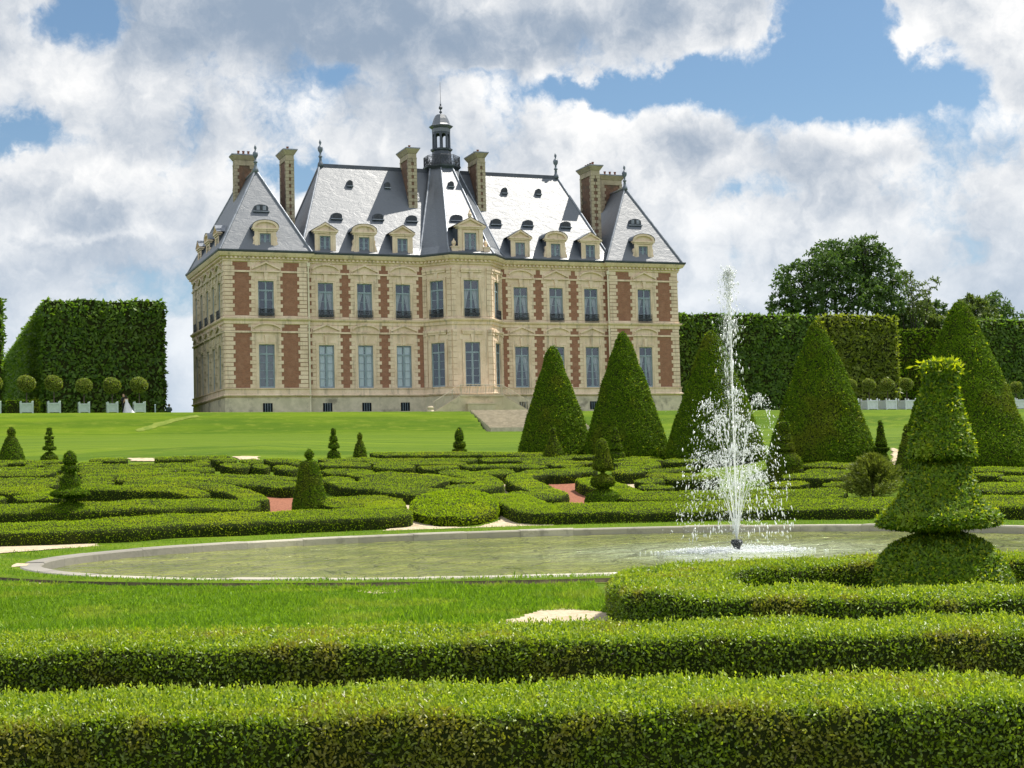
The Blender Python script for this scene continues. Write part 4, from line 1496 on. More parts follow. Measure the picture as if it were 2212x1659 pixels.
def area_quads(V, Q):
    T = np.concatenate([Q[:, [0, 1, 2]], Q[:, [0, 2, 3]]])
    return np.linalg.norm(np.cross(V[T[:, 1]] - V[T[:, 0]], V[T[:, 2]] - V[T[:, 0]]), axis=1).sum() / 2


def unit(a):
    return a / np.maximum(np.linalg.norm(a, axis=1), 1e-9)[:, None]


def leaves(P, N, ln, wd, spread=0.7, up=0.3, out=1.0, var=0.35, detail=False, lift=0.0, flat=False):
    """pointed leaves growing out of points P with normals N"""
    n = len(P)
    if flat:      # leaf blades lie along the clipped surface, facing outwards
        K0 = unit(N + RNG.normal(0, spread, (n, 3)))
        D = np.cross(K0, RNG.normal(0, 1, (n, 3)) + np.array([0.0, 0, 0.01]))
        D = unit(unit(D) + np.array([0, 0, up]) + N * out)
        S = unit(np.cross(K0, D))
    else:
        D = unit(N * out + RNG.normal(0, spread, (n, 3)) + np.array([0, 0, up]))
        S = unit(np.cross(D, RNG.normal(0, 1, (n, 3))))
    K = np.cross(D, S)
    L = ln * (1 + var * RNG.normal(0, 1, n).clip(-1.6, 2.2))[:, None]
    W = wd * (1 + var * 0.6 * RNG.normal(0, 1, n).clip(-1.5, 1.8))[:, None]
    B = P + N * lift
    if detail:
        V = np.stack([B, B + D * L * .35 + S * W * .5 + K * W * .18, B + D * L * .72 + S * W * .38 + K * W * .14, B + D * L,
                      B + D * L * .72 - S * W * .38 + K * W * .14, B + D * L * .35 - S * W * .5 + K * W * .18], 1).reshape(-1, 3)
        i = np.arange(n)[:, None] * 6
        return V, np.concatenate([i + np.array([[0, 1, 2, 3]]), i + np.array([[0, 3, 4, 5]])])
    V = np.stack([B, B + D * L * .5 + S * W * .5, B + D * L + K * W * .2, B + D * L * .5 - S * W * .5], 1).reshape(-1, 3)
    return V, np.arange(n * 4).reshape(n, 4)


def foliage_mesh(name, body, leafsets, mats):
    """body: (V,Q) or None on material 0; leafsets: list of (V,F,material index)"""
    Vs, Fs, off = [], [], 0
    if body is not None:
        Vs.append(body[0]); Fs.append((body[1], 0)); off = len(body[0])
    for V, F, mi in leafsets:
        Vs.append(V); Fs.append((F + off, mi)); off += len(V)
    return np_mesh(name, np.concatenate(Vs), Fs, mats)


def noise3(P, f, seed=0.0):
    x, y, z = P[:, 0] * f, P[:, 1] * f, P[:, 2] * f
    s = seed
    return (np.sin(x * 1.7 + 2.1 * np.sin(y * 1.3 + s) + s) + np.sin(y * 2.3 + 1.9 * np.sin(z * 1.1 + 2 * s) + 1.3 * s)
            + np.sin(z * 1.9 + 1.7 * np.sin(x * 1.5 + s) + .7 * s)) / 3


def resample(pts, st):
    pts = np.asarray(pts, float)
    if len(pts) > 2:     # Catmull-Rom
        P = np.vstack([2 * pts[0] - pts[1], pts, 2 * pts[-1] - pts[-2]])
        out_ = []
        for i in range(1, len(P) - 2):
            t_ = np.linspace(0, 1, 12, endpoint=False)[:, None]
            p0, p1, p2, p3 = P[i - 1], P[i], P[i + 1], P[i + 2]
            out_.append(0.5 * ((2 * p1) + (-p0 + p2) * t_ + (2 * p0 - 5 * p1 + 4 * p2 - p3) * t_ ** 2 + (-p0 + 3 * p1 - 3 * p2 + p3) * t_ ** 3))
        pts = np.vstack(out_ + [pts[-1:]])
    d = np.r_[0, np.cumsum(np.linalg.norm(np.diff(pts, axis=0), axis=1))]
    n_ = max(3, int(d[-1] / st) + 1)
    s = np.linspace(0, d[-1], n_)
    return np.stack([np.interp(s, d, pts[:, 0]), np.interp(s, d, pts[:, 1])], 1)


def hedge_body(pts, w_, h, tilt=0.0, st=0.2, bump_=0.02, seed=0.0):
    C = resample(pts, st)
    T = np.gradient(C, axis=0)
    T = T / np.linalg.norm(T, axis=1)[:, None]
    L = np.stack([-T[:, 1], T[:, 0]], 1)
    prof = [(-.5, 0.0), (-.51, .35), (-.51, .72), (-.495, .94), (-.45, 1.0), (-.2, 1.02), (0, 1.025), (.2, 1.02), (.45, 1.0), (.495, .94), (.51, .72), (.51, .35), (.5, 0.0)]
    n_ = len(C)
    # round the ends
    s = np.r_[0, np.cumsum(np.linalg.norm(np.diff(C, axis=0), axis=1))]
    e = np.minimum(s, s[-1] - s)
    q = np.clip(e / (0.38 * w_), 0, 1)
    wk = w_ * np.sqrt(np.clip(1 - (1 - q) ** 2, 0.10, 1))
    V = np.zeros((n_, len(prof), 3))
    for j, (a, z) in enumerate(prof):
        off = L * (a * wk)[:, None]
        P = C + off
        V[:, j, :2] = P
        base = tz(C[:, 0], C[:, 1]) + 0.115 * 0
        g = tz(P[:, 0], P[:, 1])
        g = np.where(g < -0.3, base, g)
        V[:, j, 2] = g - 0.05 * (z == 0) + z * h + (tilt * off[:, 1] if z > 0.5 else 0)
    V = V.reshape(-1, 3)
    Q = quads_of(n_, len(prof))
    V = V + np.stack([noise3(V, 3.1, seed + 1), noise3(V, 3.3, seed + 2), noise3(V, 2.7, seed + 3)], 1) * bump_
    k = len(prof)
    caps = [[0, j, j + 1, 0] for j in range(0)]
    cf = []
    for b in (0, (n_ - 1) * k):
        for j in range(6):
            q4 = [b + j, b + j + 1, b + k - 2 - j, b + k - 1 - j]
            cf.append(q4 if b else q4[::-1])
    # orientation: make sure the top faces up
    Q = Q[:, ::-1] if np.cross(V[Q[5, 1]] - V[Q[5, 0]], V[Q[5, 2]] - V[Q[5, 1]])[2] < 0 and False else Q
    return V, np.vstack([Q, np.array(cf)])


def outward(V, Q, P, N, ref_z=None):
    return N


def make_hedge(pts, w_, h, label, group=None, tilt=0.0, st=0.2, ln=0.05, wd=0.03, dens=500, near=False, tufts=0.0, seed=0.0, bump_=0.02, front=True, name='box_hedge'):
    V, Q = hedge_body(pts, w_, h, tilt, st, bump_, seed)
    A = area_quads(V, Q)
    n_ = int(A * dens)
    P, N, _ = sample_quads(V, Q, n_)
    # normals away from the hedge's core line
    C = resample(pts, st)
    k = np.argmin(((P[:, None, :2] - C[None, ::max(1, len(C) // 120)]) ** 2).sum(-1), 1)
    ctr = C[::max(1, len(C) // 120)][k]
    rel = np.c_[P[:, :2] - ctr, P[:, 2] - (tz(ctr[:, 0], ctr[:, 1]) + h * .5)]
    N = np.where(((N * rel).sum(1) < 0)[:, None], -N, N)
    # clipped sides thinner than the top, dark core in gaps deepens their shade
    side = np.abs(N[:, 2]) < .55
    zrel = np.clip((P[:, 2] - tz(P[:, 0], P[:, 1])) / h, 0, 1)
    gap = .5 + .5 * noise3(P, 2.3, seed + 5) + .35 * noise3(P, 6.1, seed + 6)
    lo_ = .48 if near else .20
    keep = RNG.random(len(P)) < np.where(side, np.clip(lo_ + .36 * gap, .12, .85), np.clip(.8 + .3 * gap, .5, 1))
    P, N = P[keep], N[keep]
    sets = []
    if near:
        up_ = N[:, 2] > 0.5
        # several leaves per shoot, shoots a little longer on the top
        J = RNG.normal(0, 0.012, P.shape)
        dep = RNG.random(len(P)) ** 1.5 * 0.05
        PB = P + J - N * dep[:, None] + N * 0.012
        m7 = int(len(PB) * .72)
        LV, LF = leaves(PB[:m7], N[:m7], ln, wd, 0.42, 0.25, 0.35, 0.3, True, flat=True)
        sets.append((LV, LF, 1))
        LV, LF = leaves(PB[m7:], N[m7:], ln, wd, 0.75, 0.5, 0.8, 0.3, True)
        sets.append((LV, LF, 1))
        sd = np.where(side[keep])[0]
        tw = RNG.choice(sd, min(len(sd), int(A * 260)))
        LV, LF = leaves(P[tw] - N[tw] * .02, N[tw], .07, .005, .6, .6, .5, .4)
        sets.append((LV, LF, 3))
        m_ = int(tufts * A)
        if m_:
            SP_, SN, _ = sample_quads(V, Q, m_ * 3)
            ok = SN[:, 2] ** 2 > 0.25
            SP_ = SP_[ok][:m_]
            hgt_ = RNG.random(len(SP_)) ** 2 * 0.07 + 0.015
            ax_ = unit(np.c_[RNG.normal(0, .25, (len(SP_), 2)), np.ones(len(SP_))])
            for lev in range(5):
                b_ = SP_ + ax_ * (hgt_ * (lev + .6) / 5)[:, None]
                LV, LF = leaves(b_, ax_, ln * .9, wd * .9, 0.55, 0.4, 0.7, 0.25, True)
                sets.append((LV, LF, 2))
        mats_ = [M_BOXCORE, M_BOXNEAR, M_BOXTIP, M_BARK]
    else:
        LV, LF = leaves(P + RNG.normal(0, ln * .25, P.shape), N, ln, wd, 0.38, 0.2, 0.35, 0.35, flat=True)
        sets.append((LV, LF, 1))
        tp = np.where(N[:, 2] > .6)[0]  # paler shoots on top only, adding painted brightness against the sides
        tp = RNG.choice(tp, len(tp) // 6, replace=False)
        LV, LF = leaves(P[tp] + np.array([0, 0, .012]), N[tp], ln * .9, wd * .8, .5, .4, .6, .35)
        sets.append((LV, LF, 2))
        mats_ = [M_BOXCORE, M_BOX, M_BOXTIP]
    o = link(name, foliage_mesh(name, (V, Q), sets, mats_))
    return tag(o, label, 'hedge', group)


# ------------------------------------------------------------------ foreground box hedges
NEAR = dict(ln=0.023, wd=0.0125, near=True)
make_hedge([(-4.3, 8.32), (-2, 8.28), (0, 8.22), (2.74, 8.12)], 1.02, 0.40, 'broad box hedge nearest the camera, running across the whole bottom of the photo', 'low box hedges',
           st=0.1, dens=23000, tufts=520, seed=1, bump_=0.03, **NEAR)
make_hedge([(-5.4, 11.75), (-2, 11.6), (0, 11.45), (2.5, 11.25), (5.2, 11.0)], 1.2, 0.40, 'second low box hedge from the camera, straight and dark on its front face', 'low box hedges',
           st=0.12, dens=15000, tufts=320, seed=4, bump_=0.03, ln=0.026, wd=0.014, near=True)
make_hedge([(8.3, 19.1), (6.0, 19.3), (4, 19.25), (2.75, 19.0), (1.95, 18.1), (1.66, 16.9), (1.70, 15.6), (2.2, 14.75), (3.1, 14.3), (4.6, 14.1), (6.6, 13.95)], 1.25, 0.40,
           'curved horseshoe box hedge opening round the big tiered yew', 'low box hedges', st=0.14, dens=10000, tufts=210, seed=9, bump_=0.04, ln=0.029, wd=0.016, near=True)

# ------------------------------------------------------------------ parterre hedges
ZC = {1: (0, 0.2052, 975.8), 2: (397.1, .2052, 975.8), 3: (794.2, .2052, 975.8), 4: (1191.3, .2052, 975.8), 5: (1588.4, .2819, 975.8)}
HH = 0.42


def zp(z, x, y, h=HH):
    a, k, b = ZC[z]
    return at(a + k * x, b + k * y, h)


PART = [
    # (width, tilt, label, [(crop, x, y), ...])
    (1.3, .04, 'long box hedge along the left bank of the pond', [(1, -250, 1016, 1), (1, 0, 1006, 1), (1, 600, 985, 1), (1, 1100, 955, 1), (1, 1700, 908, 1), (2, 400, 888, 1), (2, 900, 866, 1), (2, 1400, 845, 1), (2, 1850, 825, 1), (3, 180, 812, 1), (3, 430, 796, 1)]),
    (1.3, .10, 'hooked box hedge end right of the ball-topped cone yew', [(2, 1450, 540), (2, 1800, 530), (2, 2080, 522), (3, 170, 535), (3, 205, 600)]),
    (1.05, .08, 'second-row box hedge with its tip at the left red gravel', [(1, -420, 625), (1, 0, 600), (1, 500, 590), (1, 1000, 575), (1, 1500, 550), (1, 2000, 542), (2, 400, 548), (2, 800, 560)]),
    (0.8, .08, 'curved box hedge sweeping up left from the red gravel patch', [(1, 1310, 325), (1, 1700, 330), (2, 0, 340), (2, 300, 365), (2, 550, 410), (2, 700, 465), (2, 780, 520)]),
    (0.7, .08, 'short box hedge tucked inside the curved one left of the red gravel', [(1, 760, 372), (1, 1000, 375), (1, 1400, 380), (1, 1800, 392), (1, 2000, 425), (2, 165, 445), (2, 270, 448)]),
    (0.8, .08, 'box hedge scroll left of the tiered spiral yew, bending towards its foot', [(1, -300, 400), (1, 250, 405), (1, 470, 425), (1, 590, 455), (1, 640, 490)]),
    (0.6, .05, 'tiny detached box hedge piece left of the tiered spiral yew', [(1, 150, 482), (1, 300, 478), (1, 480, 487)]),
    (0.6, .05, 'stub of box hedge at the left edge of the photo', [(1, -300, 492), (1, 50, 497)]),
    (0.8, .08, None, [(1, -350, 348), (1, 200, 345), (1, 590, 352)]),
    (0.7, .05, None, [(1, -350, 302), (1, 240, 300), (1, 610, 302)]),
    (0.9, .05, None, [(1, -350, 228), (1, 300, 222), (1, 562, 228)]),
    (0.6, .05, None, [(1, 590, 258), (1, 690, 255)]),
    (0.6, .05, None, [(1, -350, 188), (1, 100, 184), (1, 470, 185)]),
    (0.6, .05, None, [(1, 495, 182), (1, 690, 186)]),
    (0.6, .05, None, [(1, -350, 142), (1, 70, 140)]),
    (0.6, .05, None, [(1, 270, 142), (1, 460, 143)]),
    (0.6, .05, None, [(1, 480, 152), (1, 690, 150)]),
    (0.6, .05, None, [(1, -350, 110), (1, 100, 108), (1, 670, 104)]),
    (0.6, .05, None, [(1, 830, 122), (1, 1070, 124)]),
    (0.6, .05, None, [(1, 830, 150), (1, 1240, 150), (1, 1750, 140), (1, 2200, 135)]),
    (0.6, .05, None, [(1, 830, 182), (1, 1400, 176), (1, 1790, 184), (1, 2100, 176)]),
    (0.7, .05, None, [(1, 830, 215), (1, 1300, 215), (1, 1790, 216)]),
    (0.7, .05, None, [(1, 850, 252), (1, 1500, 250), (1, 2100, 236)]),
    (0.9, .05, None, [(1, 860, 292), (1, 1180, 296)]),
    (0.6, .05, None, [(1, 1230, 285), (1, 1700, 290), (2, 250, 305)]),
    (0.7, .05, None, [(1, 860, 336), (1, 1190, 336)]),
    (0.9, .06, 'box hedge with a tall dark face behind the red gravel', [(2, -350, 275), (2, 0, 288), (2, 400, 300), (2, 800, 322), (2, 1190, 358)]),
    (0.7, .05, None, [(2, 0, 252), (2, 400, 262), (2, 800, 264), (2, 1200, 290)]),
    (0.7, .05, None, [(2, 0, 196), (2, 330, 190)]),
    (0.9, .03, 'square-ended box hedge block with a pale ribbed face, left of the cone yew', [(2, 390, 142), (2, 690, 142)]),
    (0.8, .03, None, [(2, 720, 152), (2, 900, 152)]),
    (0.8, .03, None, [(2, 945, 165), (2, 1200, 170)]),
    (0.7, .05, None, [(2, 90, 112), (2, 280, 110)]),
    (0.6, .05, None, [(2, 300, 86), (2, 560, 86)]),
    (0.7, .05, None, [(2, 840, 86), (2, 1240, 90)]),
    (0.6, .05, None, [(2, 1100, 114), (2, 1230, 116)]),
    (0.6, .05, None, [(2, 1420, 92), (2, 2080, 78)]),
    (0.8, .03, None, [(2, 1420, 132), (2, 1700, 132), (2, 1965, 136)]),
    (0.8, .03, None, [(2, 1995, 150), (2, 2212, 155), (3, 300, 156), (3, 500, 158)]),
    (0.7, .06, 'S-shaped box scroll just right of the ball-topped cone yew', [(2, 1450, 208), (2, 1700, 206), (2, 1900, 214), (2, 1850, 240), (2, 1730, 248)]),
    (0.9, .08, 'winding box hedge between the cone yew and the oval hedge', [(2, 1460, 285), (2, 1640, 300), (2, 1760, 345), (2, 2212, 370), (3, 200, 388), (3, 420, 408), (3, 620, 418), (3, 830, 424)]),
    (2.0, .10, 'wide flat-topped box mass behind the oval hedge, on its left', [(3, -60, 270), (3, 150, 280), (3, 400, 300), (3, 780, 335)]),
    (0.6, .05, 'inner zigzag strand of the box scroll behind the oval hedge', [(3, 600, 236), (3, 780, 268), (3, 950, 298), (3, 1110, 322)]),
    (0.9, .06, 'outer rounded strand of the box scroll behind the oval hedge', [(3, 760, 212), (3, 1000, 225), (3, 1180, 268), (3, 1285, 330), (3, 1200, 362), (3, 1000, 378), (3, 850, 392)]),
    (1.3, .05, 'long box hedge along the right bank of the pond, behind the fountain', [(3, 1330, 450), (3, 1520, 490), (3, 1660, 545), (3, 1770, 768, 1), (3, 2000, 770, 1), (4, 0, 768, 1), (4, 500, 766, 1), (4, 1000, 765, 1), (4, 1600, 757, 1), (5, 300, 537, 1), (5, 1100, 532, 1), (5, 2100, 520, 1), (5, 2600, 518, 1)]),
    (0.9, .06, 'arrow-shaped box hedge pointing at the red gravel right of the pale path', [(4, 480, 188), (4, 250, 192), (3, 2100, 208), (3, 1850, 214), (3, 1660, 240), (3, 1590, 278), (3, 1700, 340), (3, 1850, 400), (3, 1960, 452), (3, 1700, 455), (3, 1480, 440)]),
    (0.9, .04, 'box hedge with a sunny ribbed face behind the pale path gap', [(3, 1150, 212), (3, 1350, 212), (3, 1540, 204)]),
    (0.9, .04, 'box hedge run just right of the ball-tiered yew, above a pale gravel corner', [(4, 655, 202), (4, 980, 206)]),
    (1.0, .10, 'second-row box hedge running right from the foot of the ball-tiered yew', [(4, 390, 270), (4, 470, 320), (4, 640, 372), (4, 780, 430), (4, 950, 462), (4, 1300, 462), (4, 1700, 452), (5, 500, 322), (5, 850, 312)]),
    (1.0, .08, None, [(5, 1840, 268), (5, 2050, 268), (5, 2500, 260)]),
    (0.7, .04, 'upper prong of the triangular box scroll right of the ball-tiered yew', [(4, 900, 325), (4, 1050, 300), (4, 1180, 288)]),
    (0.6, .04, 'lower prong of the triangular box scroll right of the ball-tiered yew', [(4, 930, 362), (4, 1100, 372), (4, 1265, 386)]),
    (0.8, .04, None, [(4, 1190, 272), (4, 1450, 270), (4, 1750, 275)]),
    (0.6, .04, None, [(4, 1000, 246), (4, 1480, 242)]),
    (0.6, .04, None, [(4, 1000, 212), (4, 1250, 192), (4, 1500, 168)]),
    (0.5, .04, 'box ring bulging right of the ball-tiered yew', [(4, 660, 78), (4, 900, 90), (4, 1070, 125), (4, 960, 168), (4, 660, 172)]),
    (0.5, .04, 'small box loop inside the ring right of the ball-tiered yew', [(4, 660, 112), (4, 870, 124), (4, 880, 146), (4, 700, 150)]),
    (0.6, .04, None, [(4, 780, 60), (4, 1060, 76), (4, 1090, 96)]),
    (0.6, .04, None, [(4, 1190, 92), (4, 1560, 100)]),
    (0.5, .04, None, [(4, 0, 48), (4, 455, 46)]),
    (0.5, .04, None, [(4, 150, 112), (4, 445, 118)]),
    (0.5, .04, None, [(4, 0, 132), (4, 310, 150)]),
    (0.7, .04, None, [(3, 20, 22), (3, 850, 18), (3, 1500, 24), (3, 2212, 36)]),
    (0.6, .04, None, [(3, -40, 92), (3, 500, 88), (3, 1150, 84)]),
    (0.6, .04, None, [(3, 1175, 84), (3, 1650, 78), (3, 2150, 72)]),
    (0.6, .04, None, [(3, 0, 122), (3, 500, 118), (3, 1040, 126)]),
    (0.6, .04, None, [(3, 530, 168), (3, 960, 160)]),
    (0.6, .04, None, [(3, 985, 152), (3, 1530, 146), (3, 1880, 160)]),
    (0.6, .04, None, [(3, 1625, 114), (3, 2212, 108)]),
    (0.7, .04, None, [(5, 260, 98), (5, 600, 92), (5, 930, 106)]),
    (0.6, .04, None, [(5, 320, 132), (5, 510, 132)]),
    (0.6, .04, None, [(5, 530, 150), (5, 930, 150)]),
    (0.8, .03, None, [(5, 370, 182), (5, 600, 186), (5, 850, 190)]),
    (0.7, .04, None, [(5, 270, 246), (5, 560, 246)]),
    (0.7, .04, None, [(5, 670, 255), (5, 860, 245)]),
    (0.7, .04, None, [(5, 1800, 130), (5, 2050, 133), (5, 2500, 142)]),
    (0.6, .04, None, [(5, 1840, 170), (5, 2060, 175)]),
    (0.6, .04, None, [(5, 2020, 205), (5, 2500, 205)]),
    (0.6, .04, None, [(2, -300, 70), (2, 480, 62)]),
    (0.6, .04, None, [(1, 950, 84), (1, 1340, 84)]),
    (0.7, .04, None, [(2, 590, 100), (2, 820, 96)]),
    (0.6, .04, None, [(2, 2110, 30), (3, 150, 34)]),
]
LAND = [(-60, 'left of spiral yew'), (153, 'between spiral yew and cone yew'), (670, 'between cone yew and ball-tiered yew'), (1304, 'between ball-tiered yew and fountain'), (1592, 'between fountain and big tiered yew'), (2040, 'right of big tiered yew')]
rows = {}
auto = []
for i, (w_, tl, lab, pts) in enumerate(PART):
    if lab is None:
        xm = np.mean([ZC[q[0]][0] + ZC[q[0]][1] * q[1] for q in pts])
        ym = np.mean([ZC[q[0]][2] + ZC[q[0]][1] * q[2] for q in pts])
        reg = [n_ for x0, n_ in LAND if xm >= x0][-1]
        rows.setdefault(reg, []).append((ym, i))
ORD = ['first', 'second', 'third', 'fourth', 'fifth', 'sixth', 'seventh', 'eighth', 'ninth', 'tenth', 'eleventh', 'twelfth', 'thirteenth', 'fourteenth', 'fifteenth', 'sixteenth', 'seventeenth', 'eighteenth', 'nineteenth', 'twentieth']
NAMES = {}
for reg, lst in rows.items():
    for k, (ym, i) in enumerate(sorted(lst)):
        NAMES[i] = ORD[k] + ' hedge run from the lawn, ' + reg
for i, (w_, tl, lab, pts) in enumerate(PART):
    # a fourth figure marks points measured along the foot of the hedge instead of its top
    P = [zp(*q) if len(q) == 3 else zp(*q[:3], 0) + np.array([0, w_ * .5]) for q in pts]
    dist = np.mean([p[1] for p in P])
    make_hedge(P, w_ * 1.06 if w_ < 1.2 else w_, HH, lab or NAMES[i], 'box scrolls of the parterre', tilt=tl + .06, st=0.22, ln=0.034, wd=0.024, dens=1200 if dist < 50 else 800, seed=i * 1.7, bump_=0.025)

# the oval hedge: a solid clipped block
oc = zp(3, 910, 545)
e0, e1 = zp(3, 452, 545), zp(3, 1368, 545)
n0, n1 = zp(3, 910, 640), zp(3, 910, 458)
ax_, ay_ = (e1[0] - e0[0]) / 2, max(1.0, (n1[1] - n0[1]) / 2)
K = 48
prof = [(1.0, -.05), (1.02, .15), (1.02, .30), (.98, .40), (.90, .45), (.6, .47), (.3, .48), (.02, .485)]
V = []
for r, z in prof:
    a = np.linspace(0, 2 * math.pi, K, endpoint=False)
    x, y = oc[0] + ax_ * r * np.cos(a), oc[1] + ay_ * r * np.sin(a)
    V.append(np.stack([x, y, tz(x, y) + z + 0.10 * (y - oc[1]) * (z > .3)], 1))
V = np.concatenate(V)
Q = quads_of(len(prof), K, True)
V += np.stack([noise3(V, 3, 1), noise3(V, 3, 2), noise3(V, 3, 4)], 1) * .03
P, N, A = sample_quads(V, Q, int(area_quads(V, Q) * 650))
LV, LF = leaves(P, N, .055, .035, .38, .2, .35, flat=True)
tag(link('box_hedge', foliage_mesh('box_hedge', (V, Q), [(LV, LF, 1)], [M_BOXCORE, M_BOX])), 'solid oval drum-shaped box hedge on the pale path beyond the pond', 'hedge', 'box scrolls of the parterre')


def blob_sheet(name, pts, mat_, lift, label, cat):
    P = np.array(pts)
    x0, y0 = P.min(0) - .3
    x1, y1 = P.max(0) + .3

    def inside(x, y):
        r_ = np.zeros(len(x), bool)
        x = x + wob(x, y, 1.5, .05)
        n_ = len(P)
        for i in range(n_):
            a, b = P[i], P[(i + 1) % n_]
            c_ = ((a[1] > y) != (b[1] > y)) & (x < (b[0] - a[0]) * (y - a[1]) / (b[1] - a[1] + 1e-12) + a[0])
            r_ ^= c_
        return r_
    return sheet(name, inside, x0, x1, y0, y1, 0.08, mat_, lift, label=label, cat=cat)


blob_sheet('red_gravel', [zp(2, x, y, 0) for x, y in ((790, 440), (1180, 470), (1200, 700), (860, 720), (850, 560))], M_REDGRAVEL, .03, 'brick-red gravel left of the ball-topped cone yew', 'gravel')
q1 = [zp(3, x, y, 0) for x, y in ((1850, 330), (2230, 320))] + [zp(4, x, y, 0) for x, y in ((380, 310), (390, 600), (90, 600))] + [zp(3, 2040, 470, 0)]
blob_sheet('red_gravel', q1, M_REDGRAVEL, .03, 'brick-red gravel left of the ball-tiered yew', 'gravel')
blob_sheet('pale_path', [zp(3, x, y, 0) for x, y in ((250, 520), (470, 520), (470, 640), (700, 790), (1100, 800), (1380, 740), (1370, 620), (1560, 640), (1640, 760), (1950, 775), (1600, 800), (1000, 822), (400, 845), (100, 850), (420, 780), (440, 640), (260, 610))], M_SAND, .02, 'pale gravel path curling round the oval hedge', 'path')
blob_sheet('pale_path', [zp(3, x, y, 0) for x, y in ((1300, 320), (1570, 320), (1570, 470), (1300, 470))], M_SAND, .02, 'pale gravel gap above the oval hedge', 'path')
blob_sheet('pale_path', [zp(4, x, y, 0) for x, y in ((720, 325), (900, 325), (900, 440), (830, 430))], M_SAND, .02, 'pale gravel corner right of the ball-tiered yew', 'path')
blob_sheet('pale_path', [zp(1, x, y, 0) for x, y in ((-200, 1030), (0, 1000), (600, 985), (1050, 975), (1040, 1000), (500, 1035), (0, 1075), (-200, 1100))], M_SAND, .02, 'pale gravel edge under the long hedge on the left bank', 'path')
blob_sheet('pale_path', [zp(4, x, y, 0) for x, y in ((1190, 768), (1300, 750), (1450, 750), (1560, 768))], M_SAND, .02, 'pale gravel sliver behind the fountain kerb', 'path')
blob_sheet('pale_path', [zp(1, x, y, 0) for x, y in ((1340, 72), (1650, 72), (1630, 104), (1360, 104))], M_SAND, .03, 'pale path strip at the far left of the parterre', 'path')
blob_sheet('pale_path', [zp(2, x, y, 0) for x, y in ((490, 58), (800, 56), (800, 90), (590, 90))], M_SAND, .03, 'pale path strip behind the square hedge block', 'path')
blob_sheet('pale_path', [at(1424.7 + 0 + x, 975 + y, 0) for x, y in ((504, -6), (516, -6), (516, 30), (500, 30))], M_SAND, .03, 'sliver of pale path beside the far cone yew', 'path')


# ------------------------------------------------------------------ topiary
def revolve(prof, c, n=28, seed=0.0, amp=0.03, fr=2.2, lean=(0, 0)):
    a = np.linspace(0, 2 * math.pi, n, endpoint=False)
    V = []
    H = prof[-1][0]
    for z, r in prof:
        V.append(np.stack([c[0] + r * np.cos(a) + lean[0] * z / H, c[1] + r * np.sin(a) + lean[1] * z / H, np.full(n, c[2] + z)], 1))
    V = np.concatenate(V)
    d = V - np.array([c[0], c[1], c[2] + H / 2])
    d[:, 2] *= 0.2
    V = V + unit(d) * (noise3(V, fr, seed) * amp)[:, None]
    return V, quads_of(len(prof), n, True)


def fine(prof, st):
    out_ = []
    for (z0, r0), (z1, r1) in zip(prof[:-1], prof[1:]):
        k = max(1, int(math.hypot(z1 - z0, r1 - r0) / st))
        for i in range(k):
            out_.append((z0 + (z1 - z0) * i / k, r0 + (r1 - r0) * i / k))
    return out_ + [prof[-1]]


def topiary(name, c, prof, label, group, ln, wd, dens, mats_, seed=0, amp=.03, parts=True, spread=.55, up=.15, tips=0, lean=(0, 0), n=28, cat='topiary'):
    root = empty(name, (c[0], c[1], c[2]), 0, label, cat, group)
    tb = MB()
    r0 = max(0.03, prof[0][1] * .09)
    tb.bar((0, 0, -.15), (0, 0, prof[-1][0] * .6), r0, 6, r0 * .5)
    tb.build('trunk', M_BARK, root)
    V, Q = revolve(fine(prof, max(0.05, prof[-1][0] / 40)), (0, 0, 0), n, seed, amp, 2.2, lean)
    A = area_quads(V, Q)
    P, N, _ = sample_quads(V, Q, int(A * dens))
    LV, LF = leaves(P, N, ln, wd * 1.3, .32, up, .30, .35, flat=True)
    sets = [(LV, LF, 1)]
    if tips:
        P, N, _ = sample_quads(V, Q, int(A * tips))
        LV, LF = leaves(P, N, ln * .9, wd, .5, up, .6, .4, lift=ln * .15, flat=True)
        sets.append((LV, LF, 2))
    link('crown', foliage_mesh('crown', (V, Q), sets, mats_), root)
    return root


# big tiered yew on the right
D0 = 17.3
kx = F_PX / D0
xx = (2030 - 1106) / F_PX * D0
cpos = at_y(2030, 1290, D0)
bp = [(0, .72), (.12, .765), (.35, .745), (.55, .66), (.70, .51), (.78, .32), (.82, .20), (.87, .22), (.90, .50), (.93, .67), (1.00, .67), (1.08, .58), (1.22, .45), (1.40, .38), (1.54, .31), (1.59, .22), (1.63, .17),
      (1.66, .23), (1.69, .36), (1.82, .335), (2.05, .27), (2.35, .205), (2.50, .18), (2.58, .20), (2.68, .215), (2.74, .17), (2.78, .06)]
big = topiary('tiered_yew', (cpos[0], D0, 0.0), bp, 'big tiered yew topiary inside the horseshoe hedge, its top tuft bright yellow-green', 'clipped yews', .044, .021, 5600, [M_YEWCORE, M_YEWNEAR, M_YEWTIP], 3, .05, tips=700, n=56, lean=(.13, 0), up=-.05, spread=.8)
# shaggy new growth on top
crown = big.children[1]
TP = np.c_[RNG.normal(0, .10, 900), RNG.normal(0, .10, 900), 2.60 + RNG.random(900) * .15]
TN = unit(np.c_[TP[:, 0] * 2.2, TP[:, 1] * 2.2, np.full(900, .35)])
TP[:, 0] += .125
LV, LF = leaves(TP, TN, .055, .024, .8, .2, .8, .4)
tag(link('top_tuft', foliage_mesh('top_tuft', None, [(LV, LF, 0)], [M_YEWTIP]), big), 'yellow-green tuft of new shoots')

